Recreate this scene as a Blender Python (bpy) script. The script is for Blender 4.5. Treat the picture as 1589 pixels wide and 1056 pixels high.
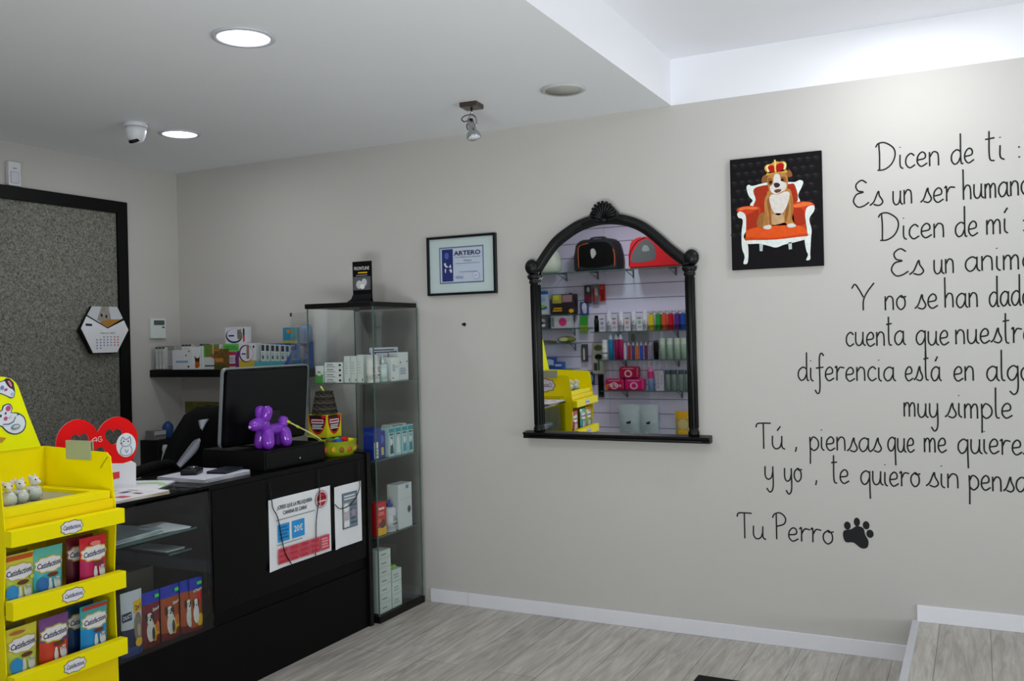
import bpy, bmesh, math, random
from mathutils import Vector, Matrix

S = bpy.context.scene
COL = S.collection
for _o in list(bpy.data.objects):
    bpy.data.objects.remove(_o)
random.seed(7)
PI = math.pi

# ------------------------------------------------------------------ camera
cd = bpy.data.cameras.new('camera')
cam = bpy.data.objects.new('camera', cd)
COL.objects.link(cam)
cd.sensor_fit = 'HORIZONTAL'
cd.sensor_width = 36.0
cd.lens = 36.0 * 1432.44 / 1589.0
cd.clip_start = 0.02
R_ = (0.8924359, 0.45061922, -0.02237151)
U_ = (0.01859905, 0.01279872, 0.9997451)
F_ = (-0.45079068, 0.89262451, -0.00304095)
cam.matrix_world = Matrix(((R_[0], U_[0], -F_[0], 4.537135),
                           (R_[1], U_[1], -F_[1], -4.296808),
                           (R_[2], U_[2], -F_[2], 1.430347),
                           (0, 0, 0, 1)))
S.camera = cam

# ------------------------------------------------------------------ world, daylight, exposure
w = bpy.data.worlds.new('daylight')
S.world = w
w.use_nodes = True
wb = w.node_tree.nodes['Background']
wb.inputs[0].default_value = (0.80, 0.90, 1.0, 1)
wb.inputs[1].default_value = 0.3
S.view_settings.view_transform = 'Standard'
S.view_settings.look = 'None'
S.view_settings.exposure = 0.0
S.view_settings.gamma = 1.0
S.view_settings.use_curve_mapping = False


def area(name, loc, aim, sx, sy, power, color=(1, 1, 1)):
    ld = bpy.data.lights.new(name, 'AREA')
    ld.shape = 'RECTANGLE'
    ld.size, ld.size_y = sx, sy
    ld.energy = power
    ld.color = color
    o = bpy.data.objects.new(name, ld)
    COL.objects.link(o)
    o.location = loc
    d = Vector(aim) - Vector(loc)
    o.rotation_euler = d.to_track_quat('-Z', 'Y').to_euler()
    return o


# daylight through the shop windows, plus an added fill at the door (the lamps stand outside the panes)
area('pavement_daylight', (7.9, -2.55, 0.15), (3.2, -0.8, 2.5), 3.5, 1.4, 88, (1.0, 0.99, 0.985)).data.spread = math.radians(135)
area('added_door_fill', (4.3, -4.95, 0.45), (3.9, -0.8, 2.5), 1.8, 0.7, 38, (1.0, 0.985, 0.975)).data.spread = math.radians(95)  # added fill aimed up at the ceiling, sent through the unseen door
area('window_daylight', (7.55, -2.5, 1.4), (0, -2.5, 1.4), 3.4, 2.0, 27, (1.0, 0.99, 0.98))
area('window_daylight', (-0.45, -2.55, 1.55), (3, -2.55, 1.4), 0.8, 0.9, 2.5, (0.9, 0.96, 1.0))


# ------------------------------------------------------------------ materials
def lin(c):
    if isinstance(c, str):
        c = c.lstrip('#')
        c = [int(c[i:i + 2], 16) / 255 for i in (0, 2, 4)]
    return tuple((x / 12.92 if x <= 0.04045 else ((x + 0.055) / 1.055) ** 2.4) for x in c) + (1,)


_mc = {}


def M(color, rough=0.5, metal=0.0, var=0.06, scale=18.0, bump=0.0, bscale=60.0, coat=0.0, spec=0.28, emit=0.0, alpha=1.0):
    """procedural surface: base colour with slight noise variation, optional bump"""
    key = (color, rough, metal, var, scale, bump, bscale, coat, spec, emit, alpha)
    if key in _mc:
        return _mc[key]
    m = bpy.data.materials.new('surface')
    m.use_nodes = True
    nt = m.node_tree
    b = nt.nodes['Principled BSDF']
    col = lin(color)
    b.inputs['Roughness'].default_value = rough
    b.inputs['Metallic'].default_value = metal
    b.inputs['Coat Weight'].default_value = coat
    b.inputs['Specular IOR Level'].default_value = spec
    b.inputs['Base Color'].default_value = col
    b.inputs['Alpha'].default_value = alpha
    tc = nt.nodes.new('ShaderNodeTexCoord')
    if var > 0:
        n = nt.nodes.new('ShaderNodeTexNoise')
        n.inputs['Scale'].default_value = scale
        n.inputs['Detail'].default_value = 3
        nt.links.new(tc.outputs['Object'], n.inputs['Vector'])
        r = nt.nodes.new('ShaderNodeMixRGB')
        r.inputs[1].default_value = tuple(x * (1 - var) for x in col[:3]) + (1,)
        r.inputs[2].default_value = tuple(min(1, x * (1 + var)) for x in col[:3]) + (1,)
        nt.links.new(n.outputs['Fac'], r.inputs[0])
        nt.links.new(r.outputs[0], b.inputs['Base Color'])
    if bump > 0:
        n2 = nt.nodes.new('ShaderNodeTexNoise')
        n2.inputs['Scale'].default_value = bscale
        nt.links.new(tc.outputs['Object'], n2.inputs['Vector'])
        bp = nt.nodes.new('ShaderNodeBump')
        bp.inputs['Strength'].default_value = bump
        bp.inputs['Distance'].default_value = 0.01
        nt.links.new(n2.outputs['Fac'], bp.inputs['Height'])
        nt.links.new(bp.outputs[0], b.inputs['Normal'])
    if emit > 0:
        b.inputs['Emission Color'].default_value = col
        b.inputs['Emission Strength'].default_value = emit
    _mc[key] = m
    return m


def thin_glass(name, tint, refl=1.0, base=0.03):
    """a thin pane: see-through body with a Fresnel-weighted mirror reflection"""
    m = bpy.data.materials.new(name)
    m.use_nodes = True
    nt = m.node_tree
    nt.nodes.remove(nt.nodes['Principled BSDF'])
    out = nt.nodes['Material Output']
    t = nt.nodes.new('ShaderNodeBsdfTransparent')
    t.inputs[0].default_value = lin(tint)
    g = nt.nodes.new('ShaderNodeBsdfGlossy')
    g.inputs['Roughness'].default_value = 0.02
    f = nt.nodes.new('ShaderNodeFresnel')
    ge = nt.nodes.new('ShaderNodeNewGeometry')
    io = nt.nodes.new('ShaderNodeMapRange')          # the same reflection from both sides of the pane
    io.inputs['To Min'].default_value = 1.5
    io.inputs['To Max'].default_value = 1 / 1.5
    nt.links.new(ge.outputs['Backfacing'], io.inputs['Value'])
    nt.links.new(io.outputs[0], f.inputs['IOR'])
    mu = nt.nodes.new('ShaderNodeMath')
    mu.operation = 'MULTIPLY'
    mu.inputs[1].default_value = refl
    nt.links.new(f.outputs[0], mu.inputs[0])
    mx = nt.nodes.new('ShaderNodeMixShader')
    nt.links.new(mu.outputs[0], mx.inputs[0])
    nt.links.new(t.outputs[0], mx.inputs[1])
    nt.links.new(g.outputs[0], mx.inputs[2])
    nt.links.new(mx.outputs[0], out.inputs[0])
    return m


GLASS = thin_glass('cabinet_glass', '#fbfdfc', 0.8)
CLEAR = thin_glass('clear_plastic', '#fafcfc', 0.6)
SHELFGLASS = thin_glass('shelf_glass', '#e6f2ee', 0.8)
SMOKE = thin_glass('counter_glass', '#f6f9f9', 0.7)
WINGLASS = thin_glass('window_glass', '#f4f8f8', 0.6)
EDGEGLASS = M('#4c6660', 0.2, var=0)
MIRROR = M('#e4e6e8', 0.015, 1.0, var=0)

WHITE = M('#e9e9e7', 0.45)
PAPER = M('#e6e8ec', 0.7, var=0.03)
BLACK = M('#060607', 0.4, var=0.1, spec=0.2)
BLACKG = M('#040405', 0.25, var=0.1, spec=0.25)
BLACKM = M('#08080a', 0.7, var=0.1, spec=0.15)
INK = M('#15161c', 0.6, var=0)
NAVY = M('#1c1f52', 0.5, var=0)
GREY = M('#8a8c8e', 0.5)
LGREY = M('#c4c6c8', 0.5)
DGREY = M('#3a3c40', 0.5)
RED = M('#d81a20', 0.35)
DRED = M('#8a1522', 0.4)
PINK = M('#d83a7a', 0.4)
MAGENTA = M('#c01868', 0.35)
PURPLE = M('#5a2f86', 0.4)
BLUE = M('#1f5fb8', 0.35)
DBLUE = M('#1a2f8a', 0.35)
CYAN = M('#2aa0d8', 0.35)
TEAL = M('#1f9aa0', 0.4)
GREEN = M('#3fa03a', 0.4)
LIME = M('#7ac832', 0.4)
FLUO = M('#35e04a', 0.5)
YELLOW = M('#f2e21a', 0.4, var=0.03)
OYELLOW = M('#e8b41c', 0.4)
ORANGE = M('#d8611c', 0.4)
BROWN = M('#7a4a28', 0.5)
TAN = M('#c08a50', 0.6)
OLIVE = M('#6a6a28', 0.6)
CHROME = M('#b8babc', 0.18, 1.0, var=0.03)
STEEL = M('#6a6660', 0.35, 0.9, var=0.05)


# ------------------------------------------------------------------ mesh builder
def smooth_path(pts, n=6, closed=False):
    P = [Vector(p) for p in pts]
    if len(P) < 3:
        return P
    out = []
    N = len(P)
    for i in range(N if closed else N - 1):
        p0 = P[(i - 1) % N] if (closed or i > 0) else P[0] * 2 - P[1]
        p1, p2 = P[i], P[(i + 1) % N]
        p3 = P[(i + 2) % N] if (closed or i + 2 < N) else P[-1] * 2 - P[-2]
        for k in range(n):
            t = k / n
            out.append(0.5 * ((2 * p1) + (p2 - p0) * t + (2 * p0 - 5 * p1 + 4 * p2 - p3) * t * t + (3 * p1 - p0 - 3 * p2 + p3) * t ** 3))
    if not closed:
        out.append(P[-1])
    return out


_tc = {}


def text_mesh(s, shear=0.0, off=0.0):
    k = (s, shear, off)
    if k in _tc:
        return _tc[k]
    cu = bpy.data.curves.new('lettering', 'FONT')
    cu.body = s
    cu.size = 1.0
    cu.align_x = 'CENTER'
    cu.align_y = 'CENTER'
    cu.shear = shear
    cu.resolution_u = 2
    cu.offset = off
    o = bpy.data.objects.new('lettering', cu)
    COL.objects.link(o)
    dg = bpy.context.evaluated_depsgraph_get()
    me = bpy.data.meshes.new_from_object(o.evaluated_get(dg))
    V = [v.co.copy() for v in me.vertices]
    Fs = [tuple(p.vertices) for p in me.polygons]
    bpy.data.objects.remove(o)
    bpy.data.curves.remove(cu)
    bpy.data.meshes.remove(me)
    wd = (max(v.x for v in V) - min(v.x for v in V)) if V else 1
    _tc[k] = (V, Fs, wd)
    return _tc[k]


FRONT = Matrix(((1, 0, 0), (0, 0, -1), (0, 1, 0)))        # text plane -> facing -y
SIDE = Matrix(((0, 0, 1), (1, 0, 0), (0, 1, 0)))          # text plane -> facing +x


class B:
    def __init__(s):
        s.bm = bmesh.new()
        s.mats = []

    def mi(s, m):
        if m not in s.mats:
            s.mats.append(m)
        return s.mats.index(m)

    def face(s, vs, m, smooth=False):
        try:
            f = s.bm.faces.new(vs)
        except ValueError:
            return None
        f.material_index = s.mi(m)
        f.smooth = smooth
        return f

    def poly(s, pts, m, smooth=False):
        return s.face([s.bm.verts.new(p) for p in pts], m, smooth)

    def box(s, x0, x1, y0, y1, z0, z1, m, bev=0.0, seg=2, mat=None):
        v = [s.bm.verts.new(Vector(p)) for p in ((x0, y0, z0), (x1, y0, z0), (x1, y1, z0), (x0, y1, z0),
                                               (x0, y0, z1), (x1, y0, z1), (x1, y1, z1), (x0, y1, z1))]
        if mat is not None:
            for q in v:
                q.co = mat @ q.co
        fs = [s.face([v[i] for i in f], m) for f in ((3, 2, 1, 0), (4, 5, 6, 7), (0, 1, 5, 4), (1, 2, 6, 5), (2, 3, 7, 6), (3, 0, 4, 7))]
        if bev > 0:
            es = list({e for f in fs for e in f.edges})
            r = bmesh.ops.bevel(s.bm, geom=es, offset=bev, segments=seg, affect='EDGES', profile=0.5)
            for f in r['faces']:
                f.material_index = s.mi(m)
        return fs

    def prism(s, pts, fn, a, b, m, caps=True, smooth=False):
        """outline (2-D) swept from depth a to b; fn(u,v,d) gives the 3-D point"""
        A = [s.bm.verts.new(fn(u, v, a)) for u, v in pts]
        Bv = [s.bm.verts.new(fn(u, v, b)) for u, v in pts]
        n = len(pts)
        if caps:
            s.face(A[::-1], m)
            s.face(Bv, m)
        for i in range(n):
            s.face([A[i], A[(i + 1) % n], Bv[(i + 1) % n], Bv[i]], m, smooth)

    def tube(s, pts, r, m, n=8, closed=False, caps=True, flat=None, up=None):
        """sweep a round (or rx,ry elliptic when flat) section along pts"""
        P = [Vector(p) for p in pts]
        N = len(P)
        rings = []
        prev = None
        for i in range(N):
            t = (P[(i + 1) % N] - P[i - 1]) if (closed or 0 < i < N - 1) else (P[1] - P[0] if i == 0 else P[-1] - P[-2])
            if t.length < 1e-9:
                t = Vector((0, 0, 1))
            t.normalize()
            if prev is None:
                a = Vector(up) if up else (Vector((0, 0, 1)) if abs(t.z) < 0.9 else Vector((1, 0, 0)))
            else:
                a = prev
            a = (a - t * a.dot(t))
            if a.length < 1e-6:
                a = t.orthogonal()
            a.normalize()
            prev = a
            b = t.cross(a)
            rr = r[i] if isinstance(r, (list, tuple)) else r
            ra, rb = (rr, rr) if flat is None else (rr, rr * flat)
            rings.append([s.bm.verts.new(P[i] + a * ra * math.cos(2 * PI * k / n) + b * rb * math.sin(2 * PI * k / n)) for k in range(n)])
        for i in range(N if closed else N - 1):
            A, Bv = rings[i], rings[(i + 1) % N]
            for k in range(n):
                s.face([A[k], A[(k + 1) % n], Bv[(k + 1) % n], Bv[k]], m, True)
        if caps and not closed:
            s.face(rings[0][::-1], m)
            s.face(rings[-1], m)

    def lathe(s, prof, m, c=(0, 0, 0), n=20, sx=1.0, sy=1.0, mats=None, xf=None):
        """prof [(r,z)...] turned about z; mats gives a material per segment"""
        c = Vector(c)
        rings = []
        for r, z in prof:
            if r < 1e-6:
                rings.append([s.bm.verts.new(c + Vector((0, 0, z)))])
            else:
                rings.append([s.bm.verts.new(c + Vector((r * sx * math.cos(2 * PI * k / n), r * sy * math.sin(2 * PI * k / n), z))) for k in range(n)])
        if xf is not None:
            for rg in rings:
                for v in rg:
                    v.co = xf @ v.co
        for i in range(len(rings) - 1):
            A, Bv = rings[i], rings[i + 1]
            mm = mats[i] if mats else m
            for k in range(n):
                k2 = (k + 1) % n
                if len(A) == 1 and len(Bv) == 1:
                    continue
                if len(A) == 1:
                    s.face([A[0], Bv[k2], Bv[k]], mm, True)
                elif len(Bv) == 1:
                    s.face([A[k], A[k2], Bv[0]], mm, True)
                else:
                    s.face([A[k], A[k2], Bv[k2], Bv[k]], mm, True)
        if len(rings[0]) > 1:
            s.face(rings[0][::-1], mats[0] if mats else m)
        if len(rings[-1]) > 1:
            s.face(rings[-1], mats[-1] if mats else m)

    def ell(s, c, r, m, rot=None, n=16):
        r = (r, r, r) if isinstance(r, (int, float)) else r
        X = Matrix.Translation(Vector(c))
        if rot is not None:
            X = X @ rot.to_4x4()
        X = X @ Matrix.Diagonal((*r, 1))
        h = max(6, n // 2)
        s.lathe([(math.sin(PI * i / h), -math.cos(PI * i / h)) for i in range(h + 1)], m, n=n, xf=X)

    def text(s, t, size, at, m, rot=FRONT, width=None, shear=0.0, bold=0.0, xf=None):
        """flat lettering centred on `at`; width squeezes it to fit"""
        V, Fs, wd = text_mesh(t, shear, min(0.03, bold / size * 0.6))
        kx = size if width is None else width / wd
        at = Vector(at)
        for off in ((0, 0),):
            vs = []
            for v in V:
                p = at + rot @ Vector((v.x * kx + off[0], v.y * size + off[1], 0))
                vs.append(s.bm.verts.new(xf @ p if xf is not None else p))
            for f in Fs:
                s.face([vs[i] for i in f], m)

    def build(s, name, parent=None, loc=(0, 0, 0), rotz=0.0, weld=False):
        if weld:
            bmesh.ops.remove_doubles(s.bm, verts=s.bm.verts, dist=1e-5)
        me = bpy.data.meshes.new(name)
        s.bm.to_mesh(me)
        s.bm.free()
        for m in s.mats:
            me.materials.append(m)
        o = bpy.data.objects.new(name, me)
        COL.objects.link(o)
        o.location = loc
        o.rotation_euler = (0, 0, rotz)
        if parent is not None:
            o.parent = parent
        return o


def tag(o, label, cat, group=None):
    o['label'] = label
    o['category'] = cat
    if group:
        o['group'] = group
    return o


def thing(name, label, cat, loc=(0, 0, 0), rotz=0.0, group=None):
    o = bpy.data.objects.new(name, None)
    COL.objects.link(o)
    o.empty_display_size = 0.05
    o.location = loc
    o.rotation_euler = (0, 0, rotz)
    return tag(o, label, cat, group)


def struct(b, name, parent=None):
    o = b.build(name, parent)
    if parent is None:
        o['kind'] = 'structure'
    return o


R90, R180 = PI / 2, PI


# ---- prints on a front face (u across 0..1, v up 0..1); local front is -y
def ring_pts(u, v, ru, rv, n=24, wob=0.0, k=7):
    return [(u + ru * (1 + wob * math.cos(k * 2 * PI * i / n)) * math.cos(2 * PI * i / n),
             v + rv * (1 + wob * math.cos(k * 2 * PI * i / n)) * math.sin(2 * PI * i / n)) for i in range(n)]


def prints_on(b, prints, w_, h_, y, z0=0.0, side=None):
    """flat print shapes on the front (facing -y at depth y) or on the +x side when side=(x,d)"""
    lay = 0
    for p in prints:
        lay += 1
        e = 0.0005 + 0.00025 * lay

        def P(u, v):
            if side is None:
                return (w_ * (u - 0.5), y - e, z0 + h_ * v)
            return (side[0] + e, side[1] * (u - 0.5), z0 + h_ * v)
        k = p[0]
        if k == 'r':
            b.poly([P(p[1], p[2]), P(p[3], p[2]), P(p[3], p[4]), P(p[1], p[4])], p[5])
        elif k == 'e':
            b.poly([P(*q) for q in ring_pts(p[1], p[2], p[3], p[4])], p[5])
        elif k == 'p':
            b.poly([P(*q) for q in p[1]], p[2])
        elif k == 't':                       # text, u, v, height frac of h, width frac of w, mat
            ww = (w_ if side is None else side[1])
            b.text(p[1], p[4] * h_ * 1.35, P(p[2], p[3]), p[6], FRONT if side is None else SIDE, width=p[5] * ww, shear=p[7] if len(p) > 7 else 0, bold=p[8] if len(p) > 8 else 0)
        elif k == 'l':                       # rows of small print: u0,v0,u1,v1,n,mat
            for i in range(p[5]):
                v = p[2] + (p[4] - p[2]) * (i + 0.5) / p[5]
                hh = (p[4] - p[2]) / p[5] * 0.25
                u1 = p[3] - (0.12 * (p[3] - p[1]) if i % 2 else 0)
                b.poly([P(p[1], v - hh), P(u1, v - hh), P(u1, v + hh), P(p[1], v + hh)], p[6])


def carton(name, label, cat, loc, w_, d_, h_, base, prints=(), rotz=0.0, group=None, side=(), bev=0.001):
    b = B()
    b.box(-w_ / 2, w_ / 2, -d_ / 2, d_ / 2, 0, h_, base, bev)
    prints_on(b, prints, w_, h_, -d_ / 2)
    if side:
        prints_on(b, side, w_, h_, 0, side=(w_ / 2, d_))
    return tag(b.build(name, None, loc, rotz), label, cat, group)


def bottle(name, label, cat, loc, r, h, body, cap, group=None, shoulder=0.72, neck=0.4, capfrac=0.16, band=None, flat=1.0, rotz=0.0, tip=False, text=None, bandz=(0.15, 0.55)):
    """lathe bottle with a label band and a separate cap"""
    t = thing(name, label, cat, loc, rotz, group)
    hb = h * (1 - capfrac)
    sh = h * shoulder
    b = B()
    bm_ = band or body
    prof = [(r * 0.9, 0), (r, h * 0.02), (r, h * bandz[0]), (r * 1.005, h * bandz[0]), (r * 1.005, h * bandz[1]), (r, h * bandz[1]), (r, sh), (r * 0.85, sh + (hb - sh) * 0.4), (r * neck, hb)]
    b.lathe(prof, body, n=18, sy=flat, mats=[body, body, body, bm_, body, body, body, body])
    if text:
        for k in range(3):
            z = h * (0.36 + 0.06 * k)
            b.poly([(-r * 0.45, -r * flat - 0.001, z), (r * (0.5 - 0.15 * k), -r * flat - 0.001, z), (r * (0.5 - 0.15 * k), -r * flat - 0.001, z + h * 0.022), (-r * 0.45, -r * flat - 0.001, z + h * 0.022)], INK)
        b.poly([(-r * 0.6, -r * flat - 0.001, h * 0.24), (r * 0.6, -r * flat - 0.001, h * 0.24), (r * 0.6, -r * flat - 0.001, h * 0.27), (-r * 0.6, -r * flat - 0.001, h * 0.27)], INK)
    b.build('bottle_body', t)
    c = B()
    rc = r * neck * 1.15
    if tip:
        c.lathe([(rc, hb), (rc, hb + (h - hb) * 0.35), (rc * 0.45, hb + (h - hb) * 0.5), (rc * 0.25, h)], cap, n=14)
    else:
        c.lathe([(rc, hb), (rc, h * 0.99), (rc * 0.85, h)], cap, n=14)
    c.build('cap', t)
    return t


def can(name, label, cat, loc, r, h, mats_z, group=None, sy=1.0):
    """straight tube or aerosol with bands [(z fraction, radius fraction, material)...]"""
    b = B()
    prof, ms = [(r * 0.95, 0)], []
    for z, rf, m in mats_z:
        prof.append((r * rf, h * z))
        ms.append(m)
    b.lathe(prof, ms[0], n=16, mats=ms, sy=sy)
    return tag(b.build(name, None, loc), label, cat, group)

# ================================================================== THE ROOM
XR, YF, ZC, ZU, XS, XP, ZP = 7.2, -4.65, 2.522, 2.742, 3.245, 4.275, 0.18


def wall_paint(name, color):
    m = bpy.data.materials.new(name)
    m.use_nodes = True
    nt = m.node_tree
    b = nt.nodes['Principled BSDF']
    b.inputs['Roughness'].default_value = 0.75
    tc = nt.nodes.new('ShaderNodeTexCoord')
    n = nt.nodes.new('ShaderNodeTexNoise')
    n.inputs['Scale'].default_value = 1.6
    n.inputs['Detail'].default_value = 4
    r = nt.nodes.new('ShaderNodeMixRGB')
    c = lin(color)
    r.inputs[1].default_value = tuple(x * 0.975 for x in c[:3]) + (1,)
    r.inputs[2].default_value = tuple(min(1, x * 1.025) for x in c[:3]) + (1,)
    nt.links.new(tc.outputs['Object'], n.inputs['Vector'])
    nt.links.new(n.outputs['Fac'], r.inputs[0])
    nt.links.new(r.outputs[0], b.inputs['Base Color'])
    n2 = nt.nodes.new('ShaderNodeTexNoise')
    n2.inputs['Scale'].default_value = 220
    bp = nt.nodes.new('ShaderNodeBump')
    bp.inputs['Strength'].default_value = 0.06
    bp.inputs['Distance'].default_value = 0.004
    nt.links.new(tc.outputs['Object'], n2.inputs['Vector'])
    nt.links.new(n2.outputs['Fac'], bp.inputs['Height'])
    nt.links.new(bp.outputs[0], b.inputs['Normal'])
    return m


PAINT = wall_paint('warm_grey_paint', '#c2bfbb')
CEIL = wall_paint('ceiling_paint', '#ecedf1')
CEILW = wall_paint('white_ceiling_paint', '#ececf2')


def plank_floor(name):
    m = bpy.data.materials.new(name)
    m.use_nodes = True
    nt = m.node_tree
    L = nt.links.new
    b = nt.nodes['Principled BSDF']
    b.inputs['Roughness'].default_value = 0.42
    tc = nt.nodes.new('ShaderNodeTexCoord')
    mp = nt.nodes.new('ShaderNodeMapping')
    mp.inputs['Rotation'].default_value = (0, 0, PI / 2)
    L(tc.outputs['Object'], mp.inputs['Vector'])
    br = nt.nodes.new('ShaderNodeTexBrick')
    br.inputs['Scale'].default_value = 1.0
    br.inputs['Brick Width'].default_value = 1.28
    br.inputs['Row Height'].default_value = 0.19
    br.inputs['Mortar Size'].default_value = 0.0014
    br.inputs['Mortar Smooth'].default_value = 0.3
    br.offset = 0.37
    br.inputs['Color1'].default_value = lin('#d6d3cd')
    br.inputs['Color2'].default_value = lin('#c6c2bc')
    br.inputs['Mortar'].default_value = lin('#77736d')
    L(mp.outputs[0], br.inputs['Vector'])
    mp2 = nt.nodes.new('ShaderNodeMapping')
    mp2.inputs['Scale'].default_value = (16, 1.6, 1)
    L(tc.outputs['Object'], mp2.inputs['Vector'])
    n = nt.nodes.new('ShaderNodeTexNoise')
    n.inputs['Scale'].default_value = 2.2
    n.inputs['Detail'].default_value = 7
    n.inputs['Roughness'].default_value = 0.65
    n.inputs['Distortion'].default_value = 0.7
    L(mp2.outputs[0], n.inputs['Vector'])
    cr = nt.nodes.new('ShaderNodeValToRGB')
    cr.color_ramp.elements[0].position = 0.32
    cr.color_ramp.elements[0].color = lin('#a19b90')
    cr.color_ramp.elements[1].position = 0.68
    cr.color_ramp.elements[1].color = lin('#f5f3f0')
    L(n.outputs['Fac'], cr.inputs[0])
    mx = nt.nodes.new('ShaderNodeMixRGB')
    mx.blend_type = 'MULTIPLY'
    mx.inputs[0].default_value = 0.75
    L(br.outputs['Color'], mx.inputs[1])
    L(cr.outputs[0], mx.inputs[2])
    L(mx.outputs[0], b.inputs['Base Color'])
    return m


FLOOR = plank_floor('grey_plank_laminate')

b = B()
b.box(-0.1, XR + 0.1, YF - 0.1, 0.1, -0.1, 0, FLOOR)
struct(b, 'floor')
b = B()
b.box(XP, XR, YF, 0, 0.0, ZP, FLOOR)
struct(b, 'floor_platform')
b = B()
b.box(XP - 0.012, XP + 0.016, YF, 0, ZP - 0.03, ZP + 0.003, M('#c9c9cf', 0.35))
struct(b, 'trim_1')

b = B()                                       # main wall: grey paint, white above the ceiling line
b.box(-0.1, XR + 0.1, 0, 0.1, 0, ZC, PAINT)
b.box(-0.1, XR + 0.1, 0, 0.1, ZC, ZU + 0.1, CEILW)
struct(b, 'wall_back')

b = B()                                       # wall with the framed panel, a window further along
LW = ((-2.2, -2.9), (1.15, 1.9))
b.box(-0.1, 0, LW[0][0], 0, 0, ZC, PAINT)
b.box(-0.1, 0, YF, LW[0][1], 0, ZC, PAINT)
b.box(-0.1, 0, LW[0][1], LW[0][0], 0, LW[1][0], PAINT)
b.box(-0.1, 0, LW[0][1], LW[0][0], LW[1][1], ZC, PAINT)
struct(b, 'wall_left')
DX0, DX1, DZ = 3.05, 4.95, 2.15                # unseen glazed door in the wall opposite, added for its fill lamp
b = B()
b.box(-0.1, DX0, YF - 0.1, YF, 0, ZU + 0.1, PAINT)
b.box(DX1, XR + 0.1, YF - 0.1, YF, 0, ZU + 0.1, PAINT)
b.box(DX0, DX1, YF - 0.1, YF, DZ, ZU + 0.1, PAINT)
struct(b, 'wall_front')
b = B()
DFR = M('#d8dadd', 0.35)
for xa, xb in ((DX0, DX0 + 0.06), (3.97, 4.03), (DX1 - 0.06, DX1)):
    b.box(xa, xb, YF - 0.08, YF - 0.02, 0.0, DZ, DFR)
for za, zb in ((0.0, 0.1), (DZ - 0.06, DZ)):
    for xa, xb in ((DX0 + 0.06, 3.97), (4.03, DX1 - 0.06)):
        b.box(xa, xb, YF - 0.08, YF - 0.02, za, zb, DFR)
dr = struct(b, 'added_door_1')
b = B()
b.box(DX0 + 0.03, DX1 - 0.03, YF - 0.053, YF - 0.047, 0.05, DZ - 0.03, WINGLASS)
b.build('pane', dr)

RW = ((-0.75, -4.35), (0.32, 2.58))
b = B()
b.box(XR, XR + 0.1, RW[0][0], 0, 0, ZU + 0.1, PAINT)
b.box(XR, XR + 0.1, YF, RW[0][1], 0, ZU + 0.1, PAINT)
b.box(XR, XR + 0.1, RW[0][1], RW[0][0], 0, RW[1][0], PAINT)
b.box(XR, XR + 0.1, RW[0][1], RW[0][0], RW[1][1], ZU + 0.1, PAINT)
struct(b, 'wall_right')

b = B()
b.box(-0.1, XS, YF - 0.1, 0, ZC, ZU + 0.1, CEIL)
b.box(XS, XR + 0.1, YF - 0.1, 0, ZU, ZU + 0.1, CEILW)
b.box(XS, XS + 0.003, YF, 0, ZC, ZU, CEILW)
struct(b, 'ceiling')


def window(name, x0, x1, y0, y1, z0, z1, cols):
    """frame bars with one pane, in a wall running along y"""
    b = B()
    fr = M('#d8dadd', 0.35)
    xm = (x0 + x1) / 2
    b.box(x0, x1, y0, y1, z0, z0 + 0.05, fr)
    b.box(x0, x1, y0, y1, z1 - 0.05, z1, fr)
    for i in range(cols + 1):
        y = y0 + (y1 - y0) * i / cols
        ya, yb = max(y0, y - 0.025), min(y1, y + 0.025)
        if i == 0:
            yb = y0 + 0.05
        if i == cols:
            ya = y1 - 0.05
        b.box(x0, x1, ya, yb, z0 + 0.05, z1 - 0.05, fr)
    o = struct(b, name)
    p = B()
    p.box(xm - 0.003, xm + 0.003, y0 + 0.02, y1 - 0.02, z0 + 0.02, z1 - 0.02, WINGLASS)
    p.build('pane', o)
    return o


window('window_1', XR + 0.02, XR + 0.08, RW[0][1], RW[0][0], RW[1][0], RW[1][1], 3)
window('window_2', -0.08, -0.02, LW[0][1], LW[0][0], LW[1][0], LW[1][1], 2)

BASE = M('#e6e6ec', 0.4, var=0.02)
b = B()
b.box(1.84, 2.072, -0.012, 0, 0, 0.07, BASE, 0.002)
b.box(2.0735, XP - 0.006, -0.012, 0, 0, 0.07, BASE, 0.002)
struct(b, 'baseboard_back')
b = B()
b.box(XP + 0.007, XR, -0.012, 0, ZP, ZP + 0.07, BASE, 0.002)
struct(b, 'baseboard_right')

# ================================================================== CEILING FITTINGS
LED = M('#ffffff', 0.5, var=0, emit=4)
RIMW = M('#c8cad2', 0.4)


def downlight(label, x, y, r, power, z=ZC):
    t = thing('recessed_downlight', label, 'ceiling light', (x, y, z), 0, 'round ceiling downlights')
    b = B()
    b.lathe([(r, 0), (r * 1.22, 0.0), (r * 1.2, -0.006), (r * 1.02, -0.008), (r * 0.99, -0.002), (r, 0)], RIMW, n=40)
    b.build('rim', t)
    d = B()
    d.lathe([(0, -0.003), (r * 0.99, -0.003), (r * 0.99, -0.0015)], LED, n=40)
    d.build('diffuser', t)
    ld = bpy.data.lights.new('downlight_lamp', 'AREA')
    ld.shape = 'DISK'
    ld.size = r * 1.8
    ld.energy = power
    ld.color = (0.95, 0.97, 1.0)
    o = bpy.data.objects.new('downlight_lamp', ld)
    COL.objects.link(o)
    o.location = (0, 0, -0.012)
    o.parent = t


downlight('larger bright round downlight in the ceiling, farther from the dome camera', 2.223, -1.78, 0.092, 8.0)
downlight('smaller bright round downlight beside the dome camera', 0.878, -0.802, 0.085, 3.2)
downlight('round downlight in the raised white ceiling over the wall verse', 4.3, -0.52, 0.085, 6.8, ZU)
downlight('added unseen ceiling downlight brightening the slatted display wall', 1.45, -3.75, 0.09, 9)  # extra lamp out of view, added to brighten the slats

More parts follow.
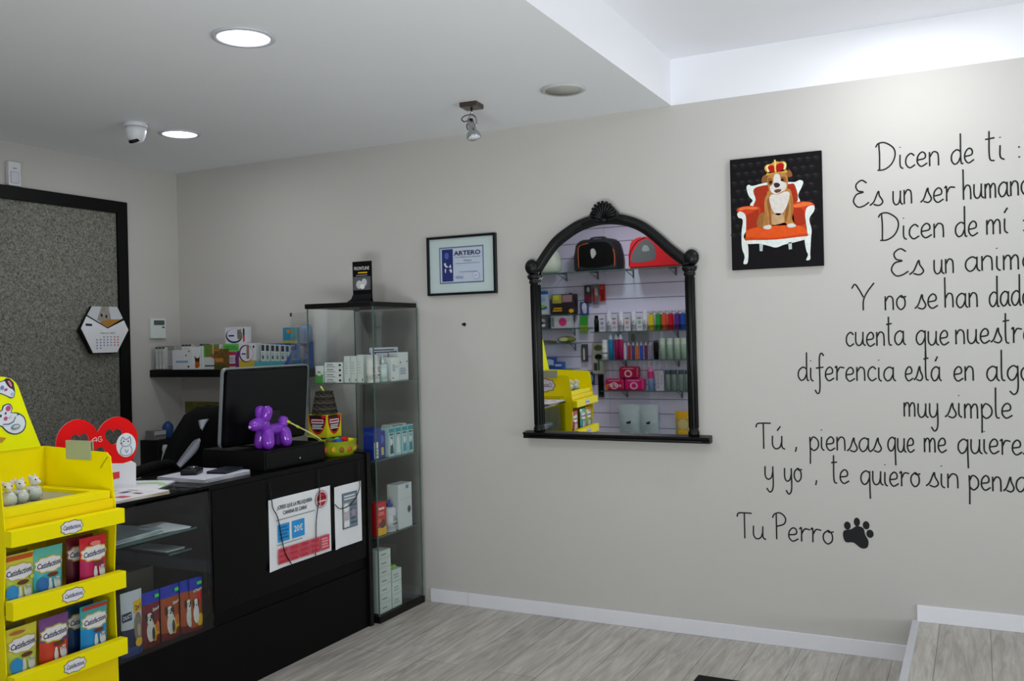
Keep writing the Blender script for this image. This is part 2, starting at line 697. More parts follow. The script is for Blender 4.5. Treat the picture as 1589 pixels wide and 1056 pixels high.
t = thing('dome_camera', 'white dome security camera hanging from the grey ceiling', 'security camera', (0.872, -1.078, ZC))
b = B()
CAMW = M('#dfe0e6', 0.3)
b.lathe([(0.052, 0), (0.055, -0.004), (0.055, -0.020), (0.050, -0.022)], CAMW, n=28)
b.build('mounting_ring', t)
b = B()
b.lathe([(0.051, -0.024), (0.050, -0.04), (0.045, -0.065), (0.036, -0.085), (0.02, -0.096), (0, -0.1)], CAMW, n=28)
hs = b.build('housing', t)
b = B()
Xc = Matrix.Translation((0.006, -0.018, -0.082)) @ Matrix.Rotation(0.45, 4, 'X')
b.lathe([(0.026, 0.0), (0.027, -0.012), (0.02, -0.0165), (0, -0.0175)], BLACKG, n=22, xf=Xc)
b.build('lens', hs)['label'] = 'black lens window'

t = thing('ceiling_spotlight', 'small chrome spotlight on a square plate under the ceiling', 'spotlight', (2.455, -0.537, ZC), 0.0)
b = B()
b.box(-0.043, 0.043, -0.043, 0.043, -0.022, 0, M('#5b504a', 0.3, 0.8), 0.002, mat=Matrix.Rotation(0.1, 4, 'Z'))
b.build('mounting_plate', t)
b = B()
b.tube([(0, 0, -0.022), (0, 0, -0.055)], 0.0055, CHROME)
b.tube(smooth_path([(0, 0, -0.05), (-0.016, -0.005, -0.07), (-0.014, -0.008, -0.1), (0.0, -0.01, -0.115)]), 0.004, CHROME)
b.tube(smooth_path([(0, 0, -0.05), (0.022, 0.0, -0.07), (0.026, -0.004, -0.1), (0.012, -0.008, -0.12)]), 0.004, CHROME)
b.build('bracket', t)
b = B()
Xs = Matrix.Translation((-0.004, -0.006, -0.075)) @ Matrix.Rotation(PI - 0.28, 4, Vector((0.35, 0.75, 0)).normalized())
b.lathe([(0, -0.004), (0.014, 0), (0.016, 0.03), (0.018, 0.055), (0.03, 0.07), (0.034, 0.09), (0.033, 0.093)], CHROME, n=20, xf=Xs)
lh = b.build('lamp_head', t)
b = B()
b.lathe([(0, 0.089), (0.029, 0.0905), (0.029, 0.094), (0, 0.0945)], M('#dfe3e8', 0.2), n=20, xf=Xs)
b.build('bulb', lh)
b = B()
b.tube(smooth_path([(-0.002, 0, -0.05), (-0.03, -0.01, -0.055), (-0.048, -0.012, -0.068), (-0.035, -0.01, -0.082), (-0.015, -0.006, -0.078), (-0.028, 0.0, -0.1), (-0.022, 0.0, -0.12)], 6), 0.0028, M('#4a4a4c', 0.35, 0.5), n=6)
b.build('cable', t)

t = thing('ceiling_speaker', 'flat round pale grille speaker set in the ceiling', 'speaker', (2.922, -0.542, ZC))
b = B()
b.lathe([(0.082, -0.001), (0.098, 0), (0.1, -0.006), (0.09, -0.011), (0.08, -0.008)], M('#c0c0c0', 0.5), n=36)
b.build('rim', t)
b = B()
b.lathe([(0, -0.0095), (0.081, -0.0085), (0.081, -0.0045), (0, -0.0045)], M('#b5b6b0', 0.7, bump=0.5, bscale=900), n=36)
b.build('grille', t)

# ================================================================== PANEL AND FITTINGS ON THE SIDE WALL
def wallpaper(name):
    m = bpy.data.materials.new(name)
    m.use_nodes = True
    nt = m.node_tree
    L = nt.links.new
    b = nt.nodes['Principled BSDF']
    b.inputs['Roughness'].default_value = 0.65
    tc = nt.nodes.new('ShaderNodeTexCoord')
    n = nt.nodes.new('ShaderNodeTexNoise')
    n.inputs['Scale'].default_value = 80
    n.inputs['Detail'].default_value = 2
    n.inputs['Distortion'].default_value = 1.6
    L(tc.outputs['Object'], n.inputs['Vector'])
    cr = nt.nodes.new('ShaderNodeValToRGB')
    e = cr.color_ramp.elements
    e[0].position = 0.40
    e[0].color = lin('#52524b')
    e[1].position = 0.60
    e[1].color = lin('#8b8a80')
    L(n.outputs['Fac'], cr.inputs[0])
    L(cr.outputs[0], b.inputs['Base Color'])
    return m


t = thing('wallpaper_panel', 'tall patterned grey wallpaper panel in a wide black frame', 'wall panel', (0, -1.25, 0))
FRB = M('#060608', 0.5, var=0.1, spec=0.2)
b = B()
b.box(0.0, 0.012, -0.80, 0.80, 0.02, 2.25, wallpaper('damask_wallpaper'))
b.build('panel', t)
b = B()
for y0, y1, z0, z1 in ((0.768, 0.838, 0, 2.285), (-0.838, -0.768, 0, 2.285), (-0.768, 0.768, 2.215, 2.285)):
    b.box(0.0, 0.03, y0, y1, z0, z1, FRB, 0.002)
b.build('frame', t)

t = thing('motion_sensor', 'slim white motion sensor above the black frame', 'motion sensor', (0, -1.128, 2.287))
b = B()
b.box(0, 0.03, -0.036, 0.036, 0, 0.128, M('#dcdce0', 0.4), 0.006)
hs = b.build('housing', t)
b = B()
b.box(0.028, 0.036, -0.026, 0.022, 0.012, 0.075, M('#cfd0da', 0.25), 0.006)
b.build('lens', hs)
b = B()
b.box(0.029, 0.0325, -0.012, 0.01, 0.09, 0.094, GREY)
b.build('slot', hs)

t = thing('thermostat', 'white wall thermostat with small grey screen above the shelf end', 'thermostat', (0, -0.19, 1.474))
b = B()
b.box(0, 0.022, -0.058, 0.058, 0, 0.125, M('#d4dcda', 0.4), 0.004)
hs = b.build('housing', t)
b = B()
b.box(0.021, 0.0235, -0.037, 0.044, 0.083, 0.112, M('#4f5c5a', 0.25))
b.build('screen', hs)
b = B()
b.box(0.021, 0.0245, 0.026, 0.043, 0.066, 0.073, BLACK)
b.build('button', hs)

# hexagonal calendar
t = thing('hexagonal_calendar', 'six-sided white wall calendar with cat picture on the patterned panel', 'calendar', (0.03, -0.61, 1.527))
fx = lambda u, v, d: (d, u, v)
hexo = [(-0.168, 0.0), (-0.082, 0.135), (0.09, 0.135), (0.165, 0.0), (0.082, -0.135), (-0.09, -0.135)]
b = B()
b.prism(hexo, fx, 0.001, 0.02, BLACK)
b.build('backing_board', t)
b = B()
up = [(-0.115, 0.085), (-0.082, 0.135), (0.09, 0.135), (0.128, 0.068), (0.02, 0.015)]
b.prism(up, fx, 0.02, 0.022, M('#c8ccd2', 0.5))
b.poly([fx(u, v, 0.0224) for u, v in ((-0.05, 0.058), (-0.02, 0.135), (0.03, 0.135), (0.045, 0.06), (0.02, 0.03))], M('#9a938c', 0.6, var=0.5, scale=60))
b.poly([fx(u, v, 0.0226) for u, v in ((-0.035, 0.045), (0.025, 0.06), (0.115, 0.062), (0.02, 0.016))], M('#b07a34', 0.5))
for u, v in ((-0.02, 0.085), (0.012, 0.078)):
    b.poly([fx(*q, 0.0228) for q in ring_pts(u, v, 0.007, 0.009, 10)], INK)
b.build('picture', t)
b = B()
lo = [(-0.157, 0.01), (-0.12, 0.078), (0.02, 0.008), (0.135, 0.056), (0.165, 0.0), (0.082, -0.13), (-0.082, -0.13)]
b.prism(lo, fx, 0.02, 0.0225, PAPER)
b.poly([fx(u, v, 0.0229) for u, v in ((-0.128, 0.037), (-0.085, 0.035), (-0.085, 0.022), (-0.128, 0.024))], NAVY)
b.text('Febrero 2023', 0.016, (0.0229, 0.02, -0.018), INK, SIDE, width=0.10)
LGB = M('#8e92b8', 0.6, var=0)
for r in range(5):
    for c in range(7):
        if (r == 0 and c < 2) or (r == 4 and c > 1):
            continue
        u, v = -0.055 + c * 0.024, -0.04 - r * 0.016
        m = M('#d06a78', 0.6, var=0) if c > 4 else LGB
        b.poly([fx(u - 0.005, v - 0.004, 0.0229), fx(u + 0.005, v - 0.004, 0.0229), fx(u + 0.005, v + 0.004, 0.0229), fx(u - 0.005, v + 0.004, 0.0229)], m)
b.build('calendar_sheet', t)

# ================================================================== MAIN WALL: CERTIFICATE, SCREW, CANVAS
t = thing('framed_certificate', 'framed blue and white certificate on the grey wall', 'certificate', (2.081, 0, 1.666))
W_, H_ = 0.42, 0.316
b = B()
for x0, x1, z0, z1 in ((-W_ / 2, W_ / 2, 0, 0.012), (-W_ / 2, W_ / 2, H_ - 0.012, H_), (-W_ / 2, -W_ / 2 + 0.012, 0.012, H_ - 0.012), (W_ / 2 - 0.012, W_ / 2, 0.012, H_ - 0.012)):
    b.box(x0, x1, -0.024, 0, z0, z1, M('#0e0f14', 0.3))
b.build('frame', t)
b = B()
b.box(-W_ / 2 + 0.01, W_ / 2 - 0.01, -0.011, -0.003, 0.01, H_ - 0.01, M('#d6e0e0', 0.6, var=0.02))
b.build('mount', t)
b = B()
cw, ch = 0.272, 0.196
cb = -0.0118
cz = 0.062
b.box(-cw / 2, cw / 2, cb, -0.010, cz, cz + ch, M('#d3d8ea', 0.55, var=0.02))
SILV = M('#707a9c', 0.4)
prints = [('r', 0, 0.965, 1, 1, SILV), ('r', 0, 0, 1, 0.035, SILV), ('r', 0, 0, 0.022, 1, SILV), ('r', 0.978, 0, 1, 1, SILV),
          ('r', 0.06, 0.06, 0.31, 0.94, M('#1b2d78', 0.4, var=0.1)),
          ('e', 0.17, 0.76, 0.05, 0.09, M('#5468b4', 0.5)),
          ('p', [(0.10, 0.55), (0.14, 0.58), (0.16, 0.5), (0.21, 0.46), (0.16, 0.44), (0.13, 0.47)], WHITE),
          ('p', [(0.12, 0.40), (0.15, 0.41), (0.145, 0.3), (0.125, 0.3)], WHITE),
          ('p', [(0.22, 0.46), (0.26, 0.53), (0.27, 0.44), (0.24, 0.42)], WHITE),
          ('p', [(0.22, 0.38), (0.28, 0.4), (0.29, 0.31), (0.26, 0.29)], WHITE),
          ('t', 'ARTERO', 0.64, 0.81, 0.125, 0.6, NAVY, 0, 0.0012),
          ('t', 'TITULO PROFESIONAL DE PELUQUERIA', 0.64, 0.7, 0.03, 0.58, NAVY),
          ('t', 'TITULO', 0.64, 0.6, 0.05, 0.18, INK),
          ('l', 0.37, 0.52, 0.92, 0.55, 1, LGB), ('l', 0.45, 0.29, 0.85, 0.32, 1, LGB), ('l', 0.37, 0.12, 0.55, 0.2, 2, LGB),
          ('e', 0.83, 0.19, 0.075, 0.1, M('#a4aed0', 0.6)), ('e', 0.83, 0.19, 0.06, 0.08, M('#d3d8ea', 0.6)), ('l', 0.79, 0.15, 0.87, 0.23, 3, LGB)]
prints_on(b, prints, cw, ch, cb, cz)
b.build('diploma', t)
b = B()
b.box(-W_ / 2 + 0.012, W_ / 2 - 0.012, -0.0165, -0.0150, 0.012, H_ - 0.012, CLEAR)
b.build('glazing', t)
# the brighter outer side of the frame
b = B()
Xn = Matrix.Rotation(PI / 2, 4, 'X')
b.lathe([(0.0095, 0), (0.009, 0.003), (0.003, 0.004), (0.003, 0.02), (0.006, 0.021), (0, 0.024)], M('#202022', 0.4, 0.6), n=10, xf=Xn)
tag(b.build('wall_screw', None, (2.085, 0, 1.507)), 'tiny dark screw sticking out of the bare wall under the certificate', 'screw')

# canvas print (flat picture)
t = thing('canvas_print', 'canvas print of a crowned bulldog sitting in a red armchair', 'picture', (3.729, 0, 1.719))
CW, CH = 0.406, 0.51
b = B()
b.box(-CW / 2, CW / 2, -0.019, 0, 0, CH, M('#0f0e10', 0.7, spec=0.15), 0.0015)
b.build('stretched_canvas', t)
b = B()


def cv(X, Y, lay):
    u = (X - (45 + 0.0405 * (Y - 100))) / 767
    v = (Y - (100 - 67 * u)) / (918 + 39 * u)
    return (CW * (u - 0.5), -0.0195 - 0.00022 * lay, CH * (1 - v))


def pp(lay, col, pts, sm=True):
    if sm:
        pts = [(p.x, p.y) for p in smooth_path([(x, y, 0) for x, y in pts], 4, closed=True)]
    b.poly([cv(x, y, lay) for x, y in pts], col if not isinstance(col, str) else M(col, 0.65, var=0.22, scale=55, spec=0.12))


pp(0, '#121013', [(48, 104), (809, 40), (842, 986), (84, 1012)], False)
TD, TL = M('#211e21', 0.7, var=0, spec=0.1), M('#322e31', 0.7, var=0, spec=0.1)
for r in range(9):
    for c in range(11):
        X = 92 + c * 68 + (34 if r % 2 else 0)
        Y = 150 + r * 72 - 0.087 * (X - 45)
        if X > 790:
            continue
        b.poly([cv(X - 30, Y, 0.5), cv(X, Y - 12, 0.5), cv(X + 30, Y, 0.5), cv(X, Y + 34, 0.5)], TD)
        b.poly([cv(X - 30, Y, 0.8), cv(X, Y - 12, 0.8), cv(X + 8, Y + 6, 0.8)], TL)
IV, IV2 = '#dfe6e2', '#b9c6c4'
OR, OR2, OR3 = '#c9421c', '#a8321a', '#e0561f'
pp(1, IV, [(195, 330), (215, 308), (250, 318), (375, 290), (540, 290), (600, 292), (640, 276), (668, 290), (660, 330), (630, 400), (645, 450), (600, 460), (270, 485), (230, 470), (250, 440), (215, 400)])
pp(2, OR2, [(258, 345), (370, 312), (540, 308), (602, 320), (604, 480), (280, 500), (276, 430)])
for yy in (350, 390, 430):
    for xx in (285, 320, 355, 560, 585):
        b.poly([cv(x, y, 3) for x, y in ring_pts(xx, yy, 5, 5, 8)], M('#7d2212', 0.6, var=0))
pp(3, OR, [(118, 530), (130, 500), (200, 485), (300, 490), (320, 530), (310, 660), (690, 640), (590, 640), (585, 480), (690, 455), (750, 470), (765, 500), (720, 520), (698, 600), (702, 720), (690, 750), (210, 778), (190, 640), (185, 560)])
pp(2.5, OR2, [(190, 500), (690, 470), (702, 720), (205, 765)], False)
pp(4, OR3, [(205, 690), (330, 660), (600, 650), (695, 680), (700, 735), (600, 758), (215, 772)])
pp(3.5, OR2, [(200, 560), (250, 540), (300, 520), (305, 650), (215, 690), (200, 640)])
pp(3.5, OR2, [(600, 500), (660, 510), (690, 560), (692, 640), (610, 640)])
pp(3.6, '#e8703a', [(135, 505), (200, 490), (290, 497), (280, 515), (190, 512), (140, 525)])
pp(3.6, '#e8703a', [(600, 480), (690, 460), (745, 475), (700, 492), (610, 505)])
pp(4.5, '#c8461c', [(215, 745), (450, 752), (695, 722), (690, 748), (450, 772), (214, 776)])
pp(4, IV, [(120, 545), (150, 530), (190, 560), (198, 640), (196, 760), (215, 800), (222, 880), (215, 960), (180, 962), (190, 905), (165, 830), (160, 700), (168, 600), (130, 580)])
pp(4, IV, [(765, 500), (745, 488), (705, 505), (690, 560), (700, 640), (712, 740), (690, 770), (705, 860), (720, 900), (706, 942), (738, 936), (738, 880), (742, 760), (745, 690), (725, 600), (760, 540)])
pp(5, IV, [(205, 772), (450, 768), (700, 745), (700, 768), (600, 795), (520, 812), (455, 834), (390, 818), (310, 800), (215, 800)])
pp(5, IV2, [(314, 802), (346, 806), (342, 862), (318, 862)], False)
pp(5, IV2, [(556, 795), (584, 790), (588, 850), (562, 852)], False)
DT, DT2, DW = '#b98045', '#9a6636', '#d9d2cc'
pp(6, DT2, [(300, 660), (288, 620), (310, 560), (350, 545), (380, 640), (340, 668)])
pp(7, DT, [(395, 360), (545, 345), (580, 400), (592, 500), (585, 600), (615, 650), (600, 668), (550, 660), (530, 630), (470, 640), (415, 650), (412, 672), (350, 676), (342, 650), (355, 560), (350, 450), (370, 390)])
pp(8, DW, [(400, 400), (545, 370), (556, 430), (530, 510), (490, 560), (450, 560), (410, 500)])
pp(8, '#c5a078', [(420, 560), (500, 555), (520, 620), (470, 640), (425, 640)])
pp(7.5, '#8f5f30', [(392, 420), (405, 520), (412, 640), (398, 640), (388, 540), (372, 450)])
pp(7.5, '#a87440', [(350, 560), (372, 540), (385, 640), (360, 650)])
pp(7.5, '#8f5f30', [(548, 430), (556, 520), (535, 620), (522, 600), (530, 520)])
pp(7.5, '#a06c38', [(565, 400), (588, 470), (582, 590), (570, 600), (574, 500)])
pp(8, DW, [(352, 655), (400, 645), (414, 668), (390, 682), (350, 675)])
pp(8, DW, [(545, 645), (590, 635), (620, 655), (600, 668), (556, 668)])
pp(9, DT, [(378, 240), (420, 215), (480, 205), (530, 225), (545, 290), (535, 350), (505, 375), (450, 395), (400, 380), (380, 330), (370, 280)])
pp(9.5, '#8a5a30', [(378, 262), (405, 258), (418, 290), (402, 318), (380, 305)])
pp(9.5, '#8a5a30', [(482, 248), (522, 250), (530, 285), (500, 296), (484, 275)])
pp(10, DW, [(430, 230), (470, 225), (490, 280), (530, 300), (528, 350), (490, 372), (450, 392), (410, 375), (395, 330), (420, 300)])
pp(11, '#3a2a2c', [(426, 305), (450, 295), (478, 308), (470, 330), (440, 335)])
pp(11, '#6a4038', [(430, 362), (455, 350), (490, 352), (480, 372), (450, 380)])
pp(11, '#2a1a18', [(388, 285), (408, 280), (412, 296), (394, 304)])
pp(11, '#2a1a18', [(484, 268), (505, 262), (510, 278), (490, 284)])
pp(8, '#8a5a34', [(325, 290), (330, 245), (370, 222), (385, 250), (360, 290)])
pp(8, '#8a5a34', [(520, 215), (555, 190), (580, 235), (560, 250), (535, 245)])
GO = '#cfa040'
pp(12, GO, [(362, 235), (380, 205), (440, 200), (500, 185), (535, 195), (530, 215), (470, 212), (410, 225)])
pp(12, GO, [(345, 175), (365, 145), (400, 138), (430, 118), (470, 122), (510, 120), (530, 145), (515, 195), (440, 208), (380, 215)])
pp(13, '#b01818', [(375, 165), (405, 148), (425, 160), (428, 200), (400, 208)])
pp(13, '#b01818', [(445, 150), (480, 132), (505, 145), (500, 188), (450, 200)])
pp(13, '#f0e0b0', [(358, 168), (368, 150), (384, 150), (372, 166), (386, 200), (376, 204)])
pp(13, '#f0e0b0', [(528, 150), (514, 128), (500, 130), (514, 146), (508, 185), (518, 184)])
pp(13, '#f0d080', [(428, 118), (424, 106), (438, 106), (440, 118), (446, 205), (436, 206)])
b.build('printed_picture', t)

# ================================================================== MIRROR
MX, MZ = 2.925, 0.916
t = thing('arched_mirror', 'black arched wall mirror with shell crest and side columns', 'mirror', (MX, -0.001, MZ))
t.rotation_euler = (math.radians(1.15), 0, 0)
FRM = M('#08080a', 0.4, var=0.15, scale=30, spec=0.3)
arch = [(2.528, 1.775), (2.545, 1.789), (2.583, 1.839), (2.636, 1.899), (2.69, 1.938), (2.778, 1.983), (2.882, 2.004), (2.99, 1.996), (3.089, 1.960), (3.167, 1.901), (3.232, 1.840), (3.295, 1.786), (3.322, 1.77)]
arch = [(x - MX, z - MZ) for x, z in arch]
b = B()
out = [(-0.40, 0.03), (0.402, 0.03)] + [(x, z) for x, z in arch[::-1]]
fm = lambda u, v, d: (u, d, v)
b.prism(out, fm, -0.011, -0.008, MIRROR)
b.build('mirror_glass', t)
b = B()
b.prism(out, fm, -0.008, -0.001, M('#2a221c', 0.7))
b.build('backing_board', t)
b = B()
ap = smooth_path([(x, -0.018, z) for x, z in arch], 6)
b.tube(ap, 0.016, FRM, n=12, flat=1.55, up=(0, 1, 0))
op = smooth_path([(x * 1.02, -0.024, z + 0.017) for x, z in arch[1:-1]], 6)
b.tube(op, 0.007, FRM, n=8)
ip = smooth_path([(x * 0.98, -0.022, z - 0.022) for x, z in arch[1:-1]], 6)
b.tube(ip, 0.006, FRM, n=8)
b.build('arch_frame', t)
for sx, px_ in ((-1, -0.403), (1, 0.405)):
    b = B()
    b.lathe([(0.026, 0.028), (0.027, 0.05), (0.022, 0.06), (0.0215, 0.4), (0.0215, 0.785), (0.027, 0.79), (0.028, 0.80), (0.024, 0.805), (0.034, 0.815), (0.037, 0.825), (0.033, 0.833)], FRM, (px_, -0.022, 0), n=16, sy=0.9)
    for k in range(5):
        a = -PI + PI * k / 4
        b.tube([(px_ + 0.021 * math.cos(a), -0.022 + 0.02 * math.sin(a), 0.07), (px_ + 0.021 * math.cos(a), -0.022 + 0.02 * math.sin(a), 0.78)], 0.0035, FRM, n=6)
    b.build('column', t)
    b = B()
    c = (px_ + sx * 0.012, -0.024, 0.872)
    b.ell(c, (0.036, 0.026, 0.04), FRM, n=18)
    b.tube(smooth_path([(px_ - sx * 0.03, -0.03, 0.84), (px_ + sx * 0.01, -0.036, 0.85), (px_ + sx * 0.03, -0.036, 0.875), (px_ + sx * 0.01, -0.036, 0.895), (px_ - sx * 0.005, -0.036, 0.88)], 5), 0.008, FRM, n=8)
    b.build('scroll_finial', t)
b = B()
SCX, SCZ = -0.014, 1.092
b.prism([(SCX + u, SCZ + v) for u, v in ((-0.085, -0.012), (-0.07, 0.024), (-0.045, 0.052), (-0.02, 0.07), (0.0, 0.074), (0.02, 0.07), (0.045, 0.052), (0.07, 0.024), (0.085, -0.012), (0.0, -0.02))], fm, -0.034, -0.004, FRM)
for k in range(11):
    a = math.radians(170 - k * 16)
    L_ = 0.058 + 0.022 * math.sin(a)
    b.tube([(SCX + 0.008 * math.cos(a), -0.036, SCZ - 0.008), (SCX + 0.6 * L_ * math.cos(a), -0.041, SCZ + 0.6 * L_ * math.sin(a)), (SCX + L_ * math.cos(a), -0.037, SCZ + L_ * math.sin(a))], [0.003, 0.0065, 0.0085], FRM, n=8)
b.ell((SCX, -0.036, SCZ - 0.012), (0.018, 0.009, 0.012), FRM)
for s_ in (-1, 1):
    b.tube(smooth_path([(SCX + s_ * 0.02, -0.034, SCZ - 0.014), (SCX + s_ * 0.06, -0.034, SCZ - 0.008), (SCX + s_ * 0.115, -0.03, SCZ - 0.022)], 5), 0.007, FRM, n=8)
b.build('shell_crest', t)
b = B()
b.prism([(0, 0), (-0.05, 0.0), (-0.055, 0.006), (-0.05, 0.012), (-0.056, 0.02), (-0.06, 0.03), (0, 0.034)], lambda u, v, d: (d, u, v), -0.478, 0.487, FRM)
b.tube([(-0.44, -0.05, 0.008), (0.45, -0.05, 0.008)], 0.007, FRM)
b.build('sill', t)

# ================================================================== HANDWRITTEN VERSE ON THE WALL
_bowl = [(.80, .85), (.5, 1.0), (.16, .75), (.10, .32), (.32, .02), (.6, .15), (.80, .55)]
_o = [(.42, 1.0), (.13, .72), (.12, .28), (.4, 0.0), (.7, .25), (.7, .72), (.45, 1.0), (.5, .86), (.82, .92)]
_u = [(.10, 1.0), (.10, .30), (.30, .02), (.58, .15), (.72, .6)]
GL = {   # single-stroke handwriting: width, strokes
    'a': (1.0, [_bowl, [(.80, 1.0), (.80, .22), (.98, .0)]]),
    'c': (.80, [[(.70, .82), (.45, 1.0), (.15, .75), (.10, .3), (.36, .0), (.74, .18)]]),
    'd': (1.0, [_bowl, [(.80, 2.1), (.80, .22), (.98, .0)]]),
    'e': (.84, [[(.12, .46), (.60, .55), (.64, .85), (.42, 1.0), (.15, .75), (.10, .3), (.36, .0), (.78, .2)]]),
    'f': (.80, [[(.78, 1.85), (.58, 2.05), (.42, 1.6), (.42, -.55), (.22, -.92), (.02, -.65)], [(.12, .95), (.74, 1.02)]]),
    'g': (.95, [_bowl, [(.80, 1.0), (.80, -.55), (.52, -.95), (.22, -.72)]]),
    'h': (.92, [[(.10, 2.1), (.10, .0)], [(.10, .6), (.36, .97), (.64, .9), (.72, .5), (.72, .0)]]),
    'i': (.42, [[(.12, 1.0), (.12, .22), (.32, .0)], [(.12, 1.55), (.13, 1.5)]]),
    'l': (.46, [[(.14, 2.1), (.14, .25), (.38, .0)]]),
    'm': (1.15, [[(.10, 1.0), (.10, .0)], [(.10, .65), (.3, .98), (.50, .82), (.52, .0)], [(.52, .65), (.74, .98), (.94, .82), (.96, .0)]]),
    'n': (.88, [[(.10, 1.0), (.10, .0)], [(.10, .62), (.36, .98), (.64, .88), (.70, .5), (.70, .0)]]),
    'o': (.86, [_o]),
    'p': (.92, [[(.10, 1.0), (.12, .0), (.10, -1.0)], [(.10, .6), (.36, 1.0), (.74, .75), (.76, .28), (.42, .0), (.12, .2)]]),
    'q': (.96, [_bowl, [(.80, 1.0), (.80, .0), (.82, -1.0)]]),
    'r': (.80, [[(.02, .92), (.16, 1.0), (.16, .0)], [(.16, .55), (.40, .95), (.76, .92)]]),
    's': (.86, [[(.0, .04), (.25, .3), (.52, 1.0), (.58, .7), (.78, .25), (.56, .0), (.22, .10)]]),
    't': (.62, [[(.22, 2.05), (.22, .25), (.46, .0)], [(.02, 1.5), (.48, 1.56)]]),
    'u': (.94, [_u, [(.72, 1.0), (.72, .2), (.92, .0)]]),
    'y': (.90, [_u, [(.72, 1.0), (.72, -.55), (.46, -.95), (.2, -.66)]]),
    'D': (1.55, [[(.18, 1.85), (.22, 1.0), (.20, .0)], [(-.05, 1.65), (.14, 1.9), (.62, 1.92), (1.2, 1.5), (1.32, .95), (1.05, .35), (.55, .02), (.05, .0)]]),
    'E': (1.05, [[(.88, 1.7), (.56, 1.92), (.22, 1.62), (.32, 1.2), (.66, 1.06), (.24, .92), (.05, .45), (.30, .02), (.66, .06), (1.0, .3)]]),
    'Y': (1.15, [[(.0, 1.6), (.16, 1.9), (.36, 1.5), (.56, .95)], [(1.08, 1.95), (.72, 1.25), (.56, .7), (.54, .0)]]),
    'T': (1.0, [[(.0, 1.62), (.10, 1.9), (.5, 1.95), (1.0, 1.95)], [(.50, 1.95), (.50, .0)]]),
    'P': (1.05, [[(.26, 1.95), (.26, .0)], [(-.02, 1.6), (.14, 1.9), (.56, 2.0), (.92, 1.65), (.82, 1.2), (.30, .98)]]),
    ',': (.22, [[(.10, .15), (.08, .0), (.0, -.22)]]),
    ':': (.25, [[(.08, .72), (.09, .67)], [(.08, .05), (.09, .0)]]),
    'í': (.42, [[(.12, 1.0), (.12, .22), (.32, .0)], [(.10, 1.38), (.32, 1.72)]]),
    'á': (1.0, [_bowl, [(.80, 1.0), (.80, .22), (.98, .0)], [(.45, 1.38), (.66, 1.72)]]),
    'ú': (.94, [_u, [(.72, 1.0), (.72, .2), (.92, .0)], [(.42, 1.38), (.64, 1.72)]]),
}
XH = 0.0605
PEN = M('#121216', 0.6, var=0)
LINES = [
    ('first line of the black wall verse, reading Dicen de ti', [('Dicen', 4.158, 2.118, 4.403), ('de', 4.446, 2.115, 4.531), ('ti', 4.576, 2.115, 4.643), (':', 4.695, 2.118, 4.708)]),
    ('second line of the wall verse, reading Es un ser humano', [('Es', 4.057, 1.968, 4.175), ('un', 4.217, 1.965, 4.295), ('ser', 4.329, 1.963, 4.456), ('humano', 4.489, 1.963, 4.732)]),
    ('third line of the wall verse, reading Dicen de mí', [('Dicen', 4.163, 1.814, 4.416), ('de', 4.456, 1.811, 4.54), ('mí', 4.572, 1.813, 4.651), (':', 4.706, 1.818, 4.718)]),
    ('fourth line of the wall verse, reading Es un animal', [('Es', 4.205, 1.660, 4.33), ('un', 4.372, 1.660, 4.45), ('animal', 4.49, 1.663, 4.78)]),
    ('fifth line of the wall verse, reading Y no se han dado', [('Y', 4.045, 1.515, 4.143), ('no', 4.176, 1.514, 4.259), ('se', 4.298, 1.515, 4.383), ('han', 4.411, 1.515, 4.537), ('dado', 4.578, 1.514, 4.728)]),
    ('sixth line of the wall verse, reading cuenta que nuestra', [('cuenta', 4.014, 1.360, 4.253), ('que', 4.297, 1.360, 4.423), ('nuestra', 4.449, 1.363, 4.742)]),
    ('seventh line of the wall verse, reading diferencia está en algo', [('diferencia', 3.805, 1.207, 4.21), ('está', 4.252, 1.208, 4.39), ('en', 4.44, 1.208, 4.517), ('algo', 4.562, 1.208, 4.723)]),
    ('short wall verse line reading muy simple', [('muy', 4.243, 1.053, 4.379), ('simple', 4.406, 1.053, 4.652)]),
    ('wall verse line reading Tú, piensas que me quieres', [('Tú', 3.616, 0.896, 3.736), (',', 3.79, 0.899, 3.80), ('piensas', 3.849, 0.897, 4.149), ('que', 4.176, 0.902, 4.282), ('me', 4.32, 0.905, 4.406), ('quieres', 4.449, 0.905, 4.728)]),
    ('last full wall verse line reading y yo, te quiero sin pensar', [('y', 3.648, 0.755, 3.698), ('yo', 3.736, 0.752, 3.812), (',', 3.875, 0.753, 3.884), ('te', 3.942, 0.754, 4.013), ('quiero', 4.062, 0.753, 4.3), ('sin', 4.327, 0.757, 4.451), ('pensar', 4.488, 0.753, 4.742)]),
    ('signature of the wall verse reading Tu Perro beside the paw', [('Tu', 3.52, 0.478, 3.642), ('Perro', 3.683, 0.482, 3.941)]),
]
